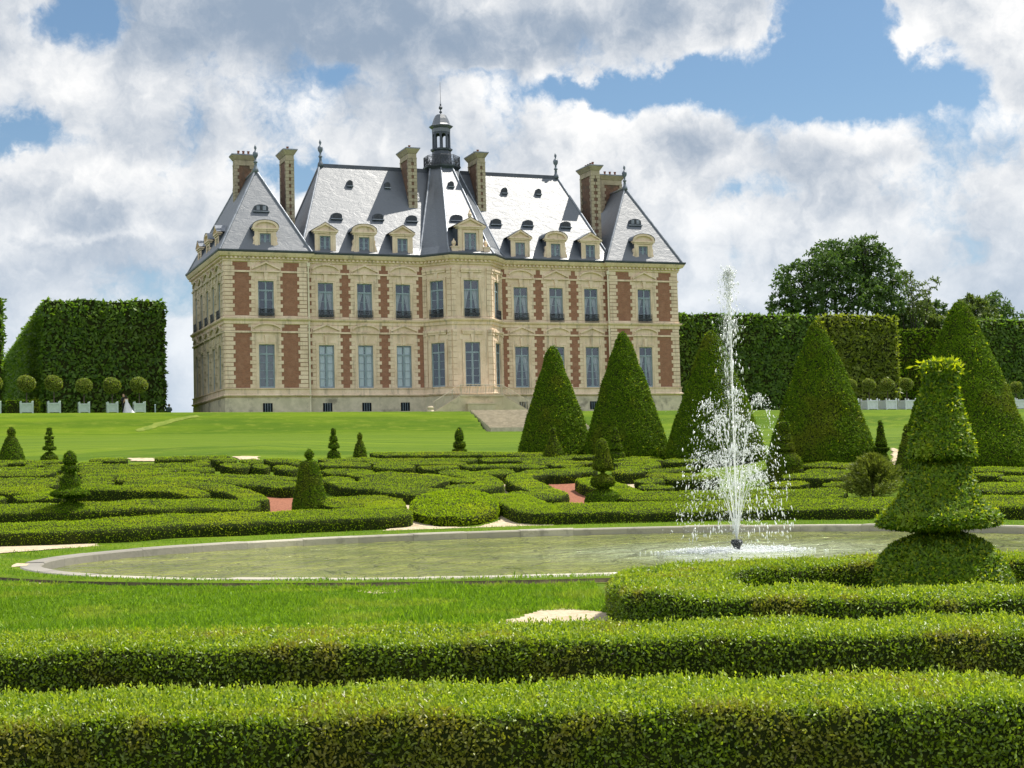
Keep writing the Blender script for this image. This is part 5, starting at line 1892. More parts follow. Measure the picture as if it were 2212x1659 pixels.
SM = [
    ('tiered_yew', 152, 1117, 'tiered spiral yew at the left, rising between two box hedges', [(0, 43), (16, 42), (28, 29), (34, 13), (37, 6), (44, 6), (47, 28), (52, 41), (57, 38), (62, 23), (68, 19), (76, 20), (89, 17), (95, 10), (101, 8), (105, 18), (111, 18), (116, 8), (121, 14), (136, 12), (146, 3)]),
    ('ball_topped_yew', 670, 1103, 'dark cone yew with a small ball on top beside the red gravel', [(0, 38), (20, 36), (55, 29), (95, 20), (106, 16), (109, 9), (111, 4), (115, 5), (120, 9), (126, 9.5), (131, 5), (136, 1)]),
    ('tiered_yew', 1304, 1089, 'yew of stacked ball tiers standing right of the red gravel', [(0, 36), (10, 40), (22, 36), (30, 22), (34, 12), (38, 12), (43, 24), (50, 27), (58, 24), (64, 13), (68, 4), (74, 4), (77, 17), (81, 21), (90, 20), (110, 15), (125, 13), (138, 10), (144, 2)]),
    ('ball_topped_yew', 25, 991, 'far yew cone with a ball top at the left edge of the lawn', [(0, 28), (20, 22), (42, 13), (50, 8), (53, 6), (58, 8), (65, 7), (70, 1)]),
    ('tiered_yew', 107, 994, 'far yew with thin discs on a bare stem, like a chess piece', [(0, 19), (8, 18), (16, 10), (20, 3), (24, 3), (25, 14), (30, 14), (32, 8), (43, 8), (44, 2), (47, 2), (48, 9), (52, 9), (53, 2), (57, 2), (58, 7), (66, 4), (70, 5), (72, 1)]),
    ('tiered_yew', 721, 984, 'far yew in three tapering tiers, just left of a small yew cone', [(0, 14), (8, 13), (14, 5), (17, 4), (19, 12), (27, 10), (32, 4), (34, 8), (42, 7), (45, 3), (50, 5), (58, 4), (61, 1)]),
    ('ball_topped_yew', 778, 981, 'smallest far yew cone with a knob, right of the three-tier yew', [(0, 15), (14, 11), (30, 5), (34, 3), (37, 5), (43, 5), (49, 1)]),
    ('tiered_yew', 993, 981, 'far yew with a ball over a flat base, in line with the castle bay', [(0, 18), (11, 15), (14, 6), (17, 12), (21, 13), (26, 12), (31, 6), (34, 9), (43, 9), (52, 6), (60, 1)]),
    ('ball_topped_yew', 1197, 1000, 'far knob-topped yew cone standing before the first giant cone', [(0, 24), (17, 24), (37, 16), (55, 9), (61, 6), (65, 5), (69, 6), (74, 6), (79, 1)]),
    ('tiered_yew', 1330, 1006, 'far lumpy spiral yew standing before the second giant cone', [(0, 22), (16, 22), (28, 20), (34, 12), (38, 17), (48, 15), (52, 9), (56, 12), (66, 10), (72, 6), (76, 8), (86, 2)]),
    ('tiered_yew', 1697, 1032, 'far stepped yew with a flat cap, right of the fountain', [(0, 36), (32, 36), (42, 33), (54, 22), (58, 14), (62, 21), (76, 19), (80, 11), (84, 16), (96, 13), (100, 8), (104, 12), (114, 12), (122, 10), (124, 3)]),
    ('tiered_yew', 1905, 998, 'slim far yew on a disc, between two giant cones on the right', [(0, 21), (12, 15), (22, 10), (28, 16), (32, 18), (34, 8), (40, 13), (60, 8), (78, 6), (82, 4), (86, 5), (92, 1)]),
    ('ball_topped_yew', 1962, 1024, 'far dark yew cone half hidden by the big tiered yew', [(0, 28), (14, 28), (44, 19), (74, 10), (89, 8), (94, 4), (99, 7), (109, 2)]),
]
for i, (nm, bx, by, lab, pr) in enumerate(SM):
    p = at(bx, by, 0.12)
    k = p[1] / F_PX
    near_ = by > 1050
    topiary(nm, (p[0], p[1], tz1(*p) - .02), [(z * k + .10 * (z > 0), r * k) for z, r in pr], lab, 'clipped yews', .05 if near_ else .05, .022 if near_ else .026, 1800 if near_ else 1300,
            [M_YEWCORE, M_YEW, M_YEWTIP], i * 1.3, .02, tips=60 if near_ else 30)

CONES = [(1200, 982, 745, 80, 'first giant clipped yew cone from the left, before the castle\'s right wing'), (1353, 985, 715, 91, 'second giant clipped yew cone from the left'),
         (1546, 988, 712, 107, 'giant yew cone seen through the fountain spray'), (1776, 1000, 690, 116, 'giant yew cone between the fountain and the white planters'),
         (2088, 1008, 648, 145, 'tallest giant yew cone, behind the big tiered yew at the right')]
for i, (bx, by, ay, r, lab) in enumerate(CONES):
    p = at(bx, by, 0.15)
    k = p[1] / F_PX
    H = (by - ay) * k + .15
    R_ = r * k
    pr = [(0, .97), (.05, 1.0), (.12, .965), (.3, .80), (.5, .605), (.7, .40), (.85, .245), (.93, .155), (.975, .085), (1.0, .01)]
    topiary('giant_yew_cone', (p[0], p[1], tz1(*p) - .03), [(z * H, q * R_) for z, q in pr], lab, 'giant yew cones', .085, .03, 1100, [M_YEWCORE, M_YEW, M_YEWTIP], 20 + i, .05, tips=25, n=44)

# loose juniper bush
p = at(1887, 1078, 0)
k = p[1] / F_PX
root = empty('juniper_bush', (p[0], p[1], tz1(*p)), 0, 'loose feathery juniper bush left of the big tiered yew', 'bush')
tb = MB()
tb.bar((0, 0, 0), (0, 0, 1.0), .05, 6, .02)
tb.build('trunk', M_BARK, root)
sets = []
for j in range(430):
    h0 = RNG.random() ** .8
    rad = (78 * (1 - h0) + 9) * k
    a = RNG.random() * 2 * math.pi
    base = np.array([0, 0, .02 + h0 * 84 * k])
    d_ = np.array([math.cos(a), math.sin(a), .12 + .9 * h0])
    L = rad * RNG.uniform(.75, 1.15)
    tt = RNG.random(46) ** .6
    P = base + d_ / np.linalg.norm(d_) * (L * tt)[:, None] + np.array([0, 0, 1]) * (.12 * L * tt ** 2)[:, None] + RNG.normal(0, .028, (46, 3))
    N = np.tile(d_ / np.linalg.norm(d_), (46, 1))
    LV, LF = leaves(P, N, .10, .03, .5, .25)
    sets.append((LV, LF, 0))
link('crown', foliage_mesh('crown', None, sets, [M_JUNIPER]), root)


# ------------------------------------------------------------------ clipped lime blocks
def lime_block(u0, u1, v0, v1, z0, z1, label, mleaf, dens=26, ln=.42, wd=.26, trunks=True, seed=0, group='clipped lime blocks', shag=.2):
    root = empty('clipped_lime_hedge', (*castle_pt((u0 + u1) / 2, (v0 + v1) / 2), 8.0), YAW, label, 'hedge', group)
    cu, cv = (u0 + u1) / 2, (v0 + v1) / 2
    a, b = (u1 - u0) / 2, (v1 - v0) / 2
    Vs, Qs, off = [], [], 0

    def face(O, A_, B_, na, nb):
        nonlocal off
        s, t_ = np.meshgrid(np.linspace(0, 1, na + 1), np.linspace(0, 1, nb + 1))
        P = np.array(O) + s.ravel()[:, None] * np.array(A_) + t_.ravel()[:, None] * np.array(B_)
        Vs.append(P); Qs.append(quads_of(nb + 1, na + 1) + off); off += len(P)
    zz0, zz1 = z0 - 8.0, z1 - 8.0
    H = zz1 - zz0
    na, nb, nh = max(2, int(2 * a / .8)), max(2, int(2 * b / .8)), max(2, int(H / .8))
    face((-a, -b, zz0), (2 * a, 0, 0), (0, 0, H), na, nh)
    face((-a, b, zz0), (0, -2 * b, 0), (0, 0, H), nb, nh)
    face((a, -b, zz0), (0, 2 * b, 0), (0, 0, H), nb, nh)
    face((a, b, zz0), (-2 * a, 0, 0), (0, 0, H), na, nh)
    face((-a, -b, zz1), (2 * a, 0, 0), (0, 2 * b, 0), na, nb)
    V, Q = np.concatenate(Vs), np.concatenate(Qs)
    dd = unit(V / np.array([max(a, .1), max(b, .1), max(H / 2, .1)]) - np.array([0, 0, (zz0 + zz1) / H]))
    V = V + np.stack([noise3(V, .8, seed), noise3(V, .8, seed + 1), noise3(V, .7, seed + 2)], 1) * shag
    P, N, A = sample_quads(V, Q, int(area_quads(V, Q) * dens))
    clump = noise3(P, 1.3, seed + 5) + .7 * noise3(P, 2.9, seed + 7)
    keep = RNG.random(len(P)) < np.clip(.75 + .5 * clump, .12, 1)
    P, N = P[keep], N[keep]
    ctr = np.array([0, 0, (zz0 + zz1) / 2])
    LV, LF = leaves(P + N * (RNG.random(len(P)) ** 2 * .28)[:, None] * np.clip(.6 + noise3(P, 1.7, seed + 9), .1, 1.4)[:, None], N, ln, wd, .5, -.5, .3, .4, flat=True)
    if trunks:
        tb = MB()
        for k_ in range(max(2, int(2 * a / 2.4))):
            for y in (-b + .5, 0, b - .5) if b > 2 else (0,):
                x = -a + .8 + k_ * 2.4
                tb.bar((x, y, -.4), (x, y, zz0 + .8), .16, 6)
        tb.build('trunk', M_BARK, root)
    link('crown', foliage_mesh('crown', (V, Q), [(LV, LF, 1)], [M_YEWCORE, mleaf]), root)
    return root


uL0, uL1 = on_plane(97, 760, 9.7)[0], on_plane(352, 760, 9.7)[0]
lime_block(uL0, uL1, 9.7, 98, 9.0, on_plane(220, 652, 9.7)[1], 'tall square-cut lime block left of the castle, behind the pale planters', M_LIME, 40, seed=1)
uF = on_plane(4, 760, 9.7)[0]
lime_block(uF - 16, uF, 9.7, 30, 9.0, on_plane(2, 645, 9.7)[1], 'edge of a clipped lime block at the far left of the photo', M_LIME, 20, seed=2)
zr = on_plane(1600, 682, 7.4)[1]
uA1, uB0, uB1 = on_plane(1762, 760, 7.4)[0], on_plane(1850, 760, 7.4)[0], on_plane(1960, 760, 7.4)[0]
lime_block(54, uA1, 7.4, 14, 7.6, zr, 'long dark clipped lime hedge directly right of the castle', M_LIME, 44, trunks=False, seed=3)
uBm = on_plane(1790, 760, 9.5)[0]
lime_block(uBm, uB1, 9.4, 17, 7.6, on_plane(1880, 684, 9.4)[1], 'clipped lime block with a pale yellow-green top, behind the right planters', M_LIMEPALE, 44, trunks=False, seed=4)
vC = 30
lime_block(on_plane(1940, 760, vC)[0], on_plane(2130, 760, vC)[0], vC, vC + 6, 7.6, on_plane(1990, 713, vC)[1], 'lower dark clipped hedge recessed between two taller lime blocks', M_YEW, 30, trunks=False, seed=5)
lime_block(on_plane(2118, 760, 7.4)[0], on_plane(2300, 760, 7.4)[0], 7.4, 14, 7.6, on_plane(2170, 692, 7.4)[1], 'clipped lime block at the right edge, behind the tallest yew cone', M_LIME, 44, trunks=False, seed=6)

# low box hedge behind the left planters
u0, u1 = on_plane(16, 880, 0)[0], on_plane(83, 880, 0)[0]
V, Q = [], None
mbk = lime_block(u0, u1, 0.0, 1.2, 8.0, on_plane(30, 866, 0)[1], 'low clipped box hedge behind the leftmost whole planter', M_YEW, 120, .14, .08, False, 8, None, .03)
mbk.name = 'low_hedge'


# ------------------------------------------------------------------ free-growing trees
def tree(name, c, H, lobes, label, mleaf, nl, ln, wd, trunk_r=.5, group=None, gaps=.25, branches=10, dens_clump=26, tall0=.25, cl=.16):
    root = empty(name, c, 0, label, 'tree', group)
    tb = MB()
    top = H * .55
    tb.bar((0, 0, -.5), (0.2, 0, H * tall0), trunk_r, 8, trunk_r * .75)
    for lb in lobes:
        e = Vector((lb[0], lb[1], lb[2]))
        s_ = Vector((0.2, 0, H * tall0 * RNG.uniform(.7, 1.0)))
        m1 = s_.lerp(e, .45) + Vector(RNG.normal(0, .4, 3))
        tb.bar(s_, m1, trunk_r * .5, 6, trunk_r * .3)
        tb.bar(m1, e, trunk_r * .3, 6, trunk_r * .1)
        for q in range(4):
            d_ = Vector(unit(RNG.normal(0, 1, (1, 3)))[0])
            e2 = e + Vector((d_.x * lb[3], d_.y * lb[3], abs(d_.z) * lb[4])) * .85
            tb.bar(m1.lerp(e, .5 + .15 * q), e2, trunk_r * .14, 5, trunk_r * .03)
    tb.build('trunk', M_BRANCH, root)
    sets = []
    vol = sum(l[3] ** 2 * l[4] for l in lobes)
    for lb in lobes:
        m_ = int(nl * lb[3] ** 2 * lb[4] / vol)
        nc = max(4, m_ // dens_clump)
        d_ = unit(RNG.normal(0, 1, (nc, 3)))
        r_ = RNG.random(nc) ** .38
        C = np.array(lb[:3]) + d_ * r_[:, None] * np.array([lb[3], lb[3], lb[4]])
        ok = RNG.random(nc) > gaps
        C = C[ok]
        C = C[C[:, 2] > H * .1]
        k_ = np.repeat(np.arange(len(C)), dens_clump)
        sz = cl * (lb[3] + lb[4]) / 2 * RNG.uniform(.6, 1.3, len(C))
        P = C[k_] + unit(RNG.normal(0, 1, (len(k_), 3))) * (RNG.random(len(k_)) ** .5 * sz[k_])[:, None] * np.array([1, 1, .7])
        N = unit(P - C[k_] + 1e-6)
        LV, LF = leaves(P, N, ln, wd, .6, -.2, .3, .4, flat=True)
        sets.append((LV, LF, 0))
    link('crown', foliage_mesh('crown', None, sets, [mleaf]), root)
    return root


TY = 235.0
tk = TY / F_PX
def tpt(x, y):
    q = at_y(x, y, TY)
    return q
b0 = tpt(1815, 720)
base = (b0[0], TY, 8.0)
lob = []
for (x, y, r, rz, dy) in ((1730, 610, 62, 48, 0), (1790, 575, 62, 55, -2), (1850, 565, 62, 52, 1), (1895, 590, 55, 55, 0), (1690, 650, 40, 36, 1), (1760, 650, 55, 40, -3), (1840, 640, 65, 45, -3),
                          (1910, 640, 50, 45, 0), (1800, 545, 45, 32, 3), (1865, 540, 48, 30, -2), (1930, 655, 40, 35, 3), (1720, 665, 50, 28, 3)):
    q = tpt(x, y)
    lob.append((q[0] - b0[0], dy, q[2] - 8.0, r * tk, rz * tk))
tree('broad_tree', base, 34.0 - 8, lob, 'broad dark tree rising above the clipped limes at the right', M_TREE, 34000, .48, .30, .65, None, .30, tall0=.35)
b1 = tpt(1985, 700)
lob = []
for (x, y, r, rz) in ((1975, 600, 26, 26), (2000, 625, 30, 26), (2030, 610, 20, 22), (1960, 650, 30, 30), (2005, 665, 36, 26), (1985, 585, 16, 16)):
    q = tpt(x, y)
    lob.append((q[0] - b1[0], 2, q[2] - 8.0, r * tk, rz * tk))
tree('slender_tree', (b1[0], TY + 3, 8.0), 20, lob, 'thin pale airy tree just right of the broad dark tree', M_TREEPALE, 4600, .40, .22, .28, None, .45, dens_clump=14, tall0=.5)
for i, (x, y, r, lab, ml) in enumerate(((1975, 690, 40, 'low bushy tree under the thin airy tree', M_TREE), (2040, 668, 42, 'rounded tree left of the tallest yew cone', M_TREEPALE), (2085, 660, 44, 'tree just behind the tip of the tallest yew cone', M_TREE),
                                        (2135, 662, 44, 'rounded tree right of the tallest yew cone', M_TREEPALE), (2200, 660, 56, 'tallest tree at the right edge of the photo', M_TREE), (2010, 700, 40, 'small tree above the recessed dark hedge', M_TREE))):
    b = tpt(x, 780)
    q = tpt(x, y)
    rr0 = r * tk * 1.15
    lob = [(q[0] - b[0] + dx * rr0, dy * rr0, q[2] - 8.0 + dz * rr0, rr0 * s_, rr0 * s_ * .9) for dx, dy, dz, s_ in ((0, 0, 0, .8), (-.6, .2, -.35, .6), (.6, -.2, -.3, .6), (.15, .1, .45, .5), (-.3, 0, .35, .45), (0, 0, -1.1, .9))]
    tree('round_tree', (b[0], TY + 8 + (i % 3) * 5, 8.0), 18, lob, lab, ml, 6500, .5, .3, .3, 'trees behind the right hedges', .15, tall0=.3)


# ------------------------------------------------------------------ potted trees
def planter(px, py_base, wpx, hpx, crown_c, crown_r, paint, label, group, vp=-7.6):
    u, _ = on_plane(px, py_base, vp)
    P = castle_pt(u, vp)
    z0 = tz1(*P)
    k = P[1] / F_PX
    root = empty('potted_tree', (P[0], P[1], z0), YAW, label, 'potted tree', group)
    w2 = wpx * k / 2
    h = max(.5, hpx * k)
    mb = MB()
    t_ = .07
    mb.box(-w2 + t_, w2 - t_, -w2 + t_, w2 - t_, .08, h * .84)
    for sx_ in (-1, 1):
        for sy_ in (-1, 1):
            x, y = sx_ * (w2 - t_), sy_ * (w2 - t_)
            mb.box(x - t_, x + t_, y - t_, y + t_, 0, h * .92)
            mb.lathe([(t_ * .9, h * .92), (t_ * 1.1, h * .95), (t_ * .9, h * .985), (t_ * .3, h)], (x, y, 0), 8)
    for zz in (.1, h * .72):
        mb.box(-w2 + 2 * t_, w2 - 2 * t_, -w2, -w2 + .03, zz, zz + .1)
        mb.box(-w2, -w2 + .03, -w2 + 2 * t_, w2 - 2 * t_, zz, zz + .1)
        mb.box(w2 - .03, w2, -w2 + 2 * t_, w2 - 2 * t_, zz, zz + .1)
    for q in (-.33, 0, .33):
        mb.box(q * w2 * 1.6 - .02, q * w2 * 1.6 + .02, -w2 + t_ - .014, -w2 + t_ + .01, .22, h * .70)
    mb.build('planter_box', paint, root)
    tb = MB()
    zc = (py_base - crown_c) * k
    rc = crown_r * k * .95
    tb.bar((0, 0, h * .8), (.03, 0, zc - rc * .5), .06, 6, .045)
    tb.build('trunk', M_BARK, root)
    pr = [(zc + rc * .92 * math.cos(g), rc * math.sin(g)) for g in np.linspace(math.pi, .05, 12)]
    V, Q = revolve(pr, (0, 0, 0), 18, px, rc * .12, 2.0)
    Pp, N, _ = sample_quads(V, Q, 2200)
    LV, LF = leaves(Pp, N, .12, .08, .5, .2, .4, flat=True)
    link('crown', foliage_mesh('crown', (V, Q), [(LV, LF, 1)], [M_YEWCORE, M_ORANGE]), root)
    return root


for px, wp, cy, cr, lab in ((57.3, 27.5, 828, 19.5, 'ball tree in a pale green box, leftmost whole one of the left row'), (116.5, 27, 828, 18.5, 'ball tree in a pale green box, second whole one from the left'),
                            (181.5, 23.5, 833, 17, 'ball tree with the smallest pale green box, middle of the left row'), (242.5, 23.5, 833, 18.5, 'ball tree in a pale green box directly left of the embracing couple'),
                            (301, 24.5, 832, 18, 'ball tree in a pale green box directly right of the embracing couple'), (-12, 27, 826, 18, 'ball tree in a pale green box cut off by the left photo edge')):
    planter(px, 893, wp, 27 if wp > 25 else 25, cy, cr, M_PLANTER, lab, 'potted ball trees')
for px, wp, cy, cr, lab in ((1838, 27, 832, 14, 'ball tree half hidden behind a giant yew cone'), (1878.5, 27, 832, 14.5, 'ball tree in a white box, left of the visible three at the right'), (1918.5, 28, 832, 15, 'ball tree in a white box, middle of the visible three at the right'),
                            (1960, 28.5, 831, 15, 'ball tree in a white box beside the big tiered yew'), (2196, 28, 839, 13.5, 'ball tree in a white box at the right photo edge')):
    planter(px, 887, wp, 25, cy, cr, M_PLANTERW, lab, 'potted ball trees')

# white garden parasol at the right edge
u, _ = on_plane(2206, 880, -4)
P = castle_pt(u, -4)
root = empty('parasol', (P[0], P[1], tz1(*P)), YAW, 'white garden parasol behind the planter at the right photo edge', 'parasol')
mb = MB()
k = P[1] / F_PX
zt = (884 - 860) * k
mb.lathe([(1.25, zt - .55), (.7, zt - .2), (.05, zt)], (0, 0, 0), 8)
mb.build('canopy', M_CANVAS, root)
mb = MB()
mb.bar((0, 0, 0), (0, 0, zt - .1), .04, 8)
mb.build('pole', M_PLANTERW, root)


# ------------------------------------------------------------------ people
def skin_body(name, joints, edges, mat_, parent=None, sub=1):
    me = bpy.data.meshes.new(name)
    me.from_pydata([j[:3] for j in joints], edges, [])
    o = bpy.data.objects.new(name, me)
    COL.objects.link(o)
    md = o.modifiers.new('skin', 'SKIN')
    md.use_smooth_shade = True
    for i, j in enumerate(joints):
        sv = me.skin_vertices[0].data[i]
        sv.radius = (j[3], j[4] if len(j) > 4 else j[3])
        sv.use_root = i == 0
    sb = o.modifiers.new('sub', 'SUBSURF')
    sb.levels = sb.render_levels = sub
    dg = bpy.context.evaluated_depsgraph_get()
    dg.update()
    ev = o.evaluated_get(dg)
    nm = bpy.data.meshes.new_from_object(ev)
    bpy.data.objects.remove(o)
    nm.materials.clear()
    nm.materials.append(mat_)
    nm.polygons.foreach_set('use_smooth', [True] * len(nm.polygons))
    return link(name, nm, parent)


def head_bits(root, c, r, hair_mat, face_dir, long_hair=0.0):
    f = Vector(face_dir).normalized()
    mb = MB()
    P = []
    mb.lathe([(r * .25, -r * 1.25), (r * .62, -r * .95), (r * .86, -r * .3), (r * .9, r * .2), (r * .7, r * .8), (r * .2, r * 1.1)], c, 12)
    q = Vector(c) + f * r * .9
    mb.lathe([(r * .05, -r * .25), (r * .16, -r * .2), (r * .05, r * .25)], (q.x, q.y, q.z), 6)
    s = f.cross(Vector((0, 0, 1)))
    for k in (-1, 1):
        e = Vector(c) + s * (k * r * .9)
        mb.lathe([(r * .05, -r * .25), (r * .14, 0), (r * .05, r * .25)], (e.x, e.y, e.z), 6)
    mb.build('head', M_SKIN, root, True)
    mb = MB()
    b = Vector(c) - f * r * .22
    mb.lathe([(r * .55, -r * (.7 + long_hair)), (r * .86, -r * .25 - r * long_hair * .4), (r * .98, r * .25), (r * .80, r * .85), (r * .25, r * 1.22)], (b.x, b.y, b.z), 12)
    mb.build('hair', hair_mat, root, True)
    mb = MB()
    for k in (-1, 1):
        e = Vector(c) + f * r * .86 + s * (k * r * .35) + Vector((0, 0, r * .1))
        mb.lathe([(r * .03, -r * .1), (r * .11, 0), (r * .03, r * .1)], (e.x, e.y, e.z), 6)
    mb.build('eye', M_HAIR, root)


def hand(mb, p, d, s=1.0):
    p, d = Vector(p), Vector(d).normalized()
    q = d.orthogonal().normalized()
    mb.bar(p, p + d * .09 * s, .042 * s, 6, .038 * s)
    for k in range(4):
        a = p + d * .09 * s + q * ((k - 1.5) * .02 * s)
        mb.bar(a, a + d * (.045 + .012 * (k in (1, 2))) * s - Vector((0, 0, .02 * s)), .010 * s, 5, .007 * s)
    mb.bar(p + d * .03 * s + q * .035 * s, p + d * .075 * s + q * .07 * s, .012 * s, 5, .009 * s)


u, _ = on_plane(268, 880, -7.7)
P = castle_pt(u, -7.7)
man = empty('person', (P[0], P[1], tz1(*P)), YAW, 'man in a dark suit with brown hair embracing the woman in white', 'person')
J = [(0, 0, .95, .16, .12), (0, 0, 1.2, .17, .12), (-.02, 0, 1.42, .19, .11), (-.03, 0, 1.53, .06), (-.20, -.02, 1.42, .07), (-.26, -.14, 1.18, .055), (-.05, -.30, 1.12, .045), (.18, -.02, 1.42, .07), (.30, -.14, 1.18, .055), (.16, -.30, 1.10, .045),
     (-.10, 0, .88, .10), (-.11, .01, .5, .075), (-.11, .03, .09, .055), (-.11, -.12, .04, .05), (.10, 0, .88, .10), (.11, .01, .5, .075), (.11, .03, .09, .055), (.11, -.12, .04, .05)]
E_ = [(0, 1), (1, 2), (2, 3), (2, 4), (4, 5), (5, 6), (2, 7), (7, 8), (8, 9), (0, 10), (10, 11), (11, 12), (12, 13), (0, 14), (14, 15), (15, 16), (16, 17)]
skin_body('body', J, E_, M_SUIT, man)
head_bits(man, (-.04, -.03, 1.66), .125, M_BROWNHAIR, (-.75, -.65, 0))
mb = MB()
hand(mb, (-.05, -.31, 1.12), (1, -.1, 0))
hand(mb, (.16, -.31, 1.10), (-1, -.1, 0))
mb.build('hand', M_SKIN, man)
u, _ = on_plane(273, 880, -8.0)
P = castle_pt(u, -8.0)
wom = empty('person', (P[0], P[1], tz1(*P)), YAW, 'dark-haired woman in a long white dress leaning on the man', 'person')
J = [(.06, 0, .92, .14, .11), (.03, 0, 1.12, .12, .10), (0, .02, 1.30, .15, .10), (-.01, .03, 1.40, .05), (-.15, .0, 1.30, .055), (-.22, .02, 1.06, .042), (-.24, .14, .98, .034), (.15, 0, 1.30, .055), (.14, .14, 1.16, .042), (-.10, .24, 1.20, .034)]
E_ = [(0, 1), (1, 2), (2, 3), (2, 4), (4, 5), (5, 6), (2, 7), (7, 8), (8, 9)]
skin_body('body', J, E_, M_SKIN, wom)
head_bits(wom, (-.03, .05, 1.50), .115, M_HAIR, (-.3, .95, 0), 1.4)
mb = MB()
N_ = 20
rings = [(1.30, .16, .115, 0), (1.15, .135, .11, .02), (1.0, .15, .125, .05), (.8, .23, .19, .10), (.5, .33, .27, .18), (.2, .47, .36, .28), (.02, .58, .42, .36)]
VV = []
for z, a, b, sx_ in rings:
    for i in range(N_):
        g = 2 * math.pi * i / N_
        wv = 1 + .09 * math.sin(5 * g) * (1.3 - z)
        VV.append((sx_ * .75 + a * wv * math.cos(g), b * wv * math.sin(g), z))
mb.add(VV, [(j * N_ + i, (j + 1) * N_ + i, (j + 1) * N_ + (i + 1) % N_, j * N_ + (i + 1) % N_) for j in range(len(rings) - 1) for i in range(N_)])
mb.build('dress', M_DRESS, wom, True)
mb = MB()
hand(mb, (-.24, .14, .98), (0, 1, 0), .9)
hand(mb, (-.10, .24, 1.20), (-1, .3, 0), .9)
mb.build('hand', M_SKIN, wom)
# seated person half hidden by the crest of the bank
u, _ = on_plane(365.5, 885, -7.2)
P = castle_pt(u, -7.2)
sit = empty('person', (P[0], P[1], tz1(*P)), YAW, 'person in dark clothes sitting at the top of the bank left of the castle', 'person')
J = [(0, 0, .12, .17, .14), (0, -.02, .35, .17, .12), (0, -.03, .52, .19, .11), (0, -.03, .62, .06), (-.19, -.03, .52, .07), (-.27, -.08, .28, .055), (-.20, -.30, .26, .045), (.19, -.03, .52, .07), (.27, -.08, .28, .055), (.20, -.30, .26, .045),
     (-.11, -.05, .13, .10), (-.16, -.42, .32, .08), (-.14, -.62, .05, .055), (-.14, -.74, .04, .045), (.11, -.05, .13, .10), (.16, -.42, .32, .08), (.14, -.62, .05, .055), (.14, -.74, .04, .045)]
E_ = [(0, 1), (1, 2), (2, 3), (2, 4), (4, 5), (5, 6), (2, 7), (7, 8), (8, 9), (0, 10), (10, 11), (11, 12), (12, 13), (0, 14), (14, 15), (15, 16), (16, 17)]
skin_body('body', J, E_, M_TSHIRT, sit)
head_bits(sit, (0, -.04, .76), .12, M_HAIR, (0, -1, 0))
sit.rotation_euler[2] += math.pi
mb = MB()
hand(mb, (-.20, -.30, .26), (.3, -1, 0))
hand(mb, (.20, -.30, .26), (-.3, -1, 0))
mb.build('hand', M_SKIN, sit)
# short post by the lime block
u, _ = on_plane(335, 885, -7.0)
P = castle_pt(u, -7.0)
mb = MB()
mb.bar((0, 0, -.1), (0, 0, .75), .07, 8)
mb.lathe([(.08, .75), (.09, .8), (.05, .86), (.01, .88)], (0, 0, 0), 8)
o = mb.build('bollard', M_FRAME)
o.location = (P[0], P[1], tz1(*P))
tag(o, 'small grey post on the bank between the lime block and the castle', 'bollard')

# ------------------------------------------------------------------ fountain
FP = np.array([4.8, 33.4])
fo = empty('fountain', (FP[0], FP[1], WATER_Z), 0, 'floating fountain throwing one tall jet and a fan of lower jets', 'fountain')
mb = MB()
mb.lathe([(.03, -.3), (.03, .0), (.06, .02), (.09, .10), (.13, .15), (.135, .19), (.12, .2), (.12, .235), (.10, .235), (.10, .2), (.02, .19)], (0, 0, 0), 14)
mb.build('nozzle', M_IRON, fo)
OCT_V = np.array([(1, 0, 0), (-1, 0, 0), (0, 1, 0), (0, -1, 0), (0, 0, 1), (0, 0, -1)], float)
OCT_F = np.array([(0, 2, 4), (2, 1, 4), (1, 3, 4), (3, 0, 4), (2, 0, 5), (1, 2, 5), (3, 1, 5), (0, 3, 5)])


def drops(P, r, st=None, vel=None):
    if vel is not None:
        n_ = len(P)
        d_ = unit(vel)
        a_ = unit(np.cross(d_, RNG.normal(0, 1, (n_, 3))))
        b_ = np.cross(d_, a_)
        o3 = OCT_V[None] * RNG.uniform(.7, 1.3, (n_, 6, 1)) * r[:, None, None]
        V = P[:, None, :] + a_[:, None] * o3[..., :1] + b_[:, None] * o3[..., 1:2] + d_[:, None] * (o3[..., 2:] * st[:, None, None])
        F = np.arange(n_)[:, None, None] * 6 + OCT_F[None]
        return V.reshape(-1, 3), F.reshape(-1, 3)
    n_ = len(P)
    S = RNG.uniform(.7, 1.3, (n_, 1, 3)) * r[:, None, None]
    if st is not None:
        S[:, :, 2] *= st[:, None]
    V = P[:, None, :] + OCT_V[None] * S
    F = np.arange(n_)[:, None, None] * 6 + OCT_F[None]
    return V.reshape(-1, 3), F.reshape(-1, 3)


G_ = 9.81
allP, allR, allS, allV = [], [], [], []


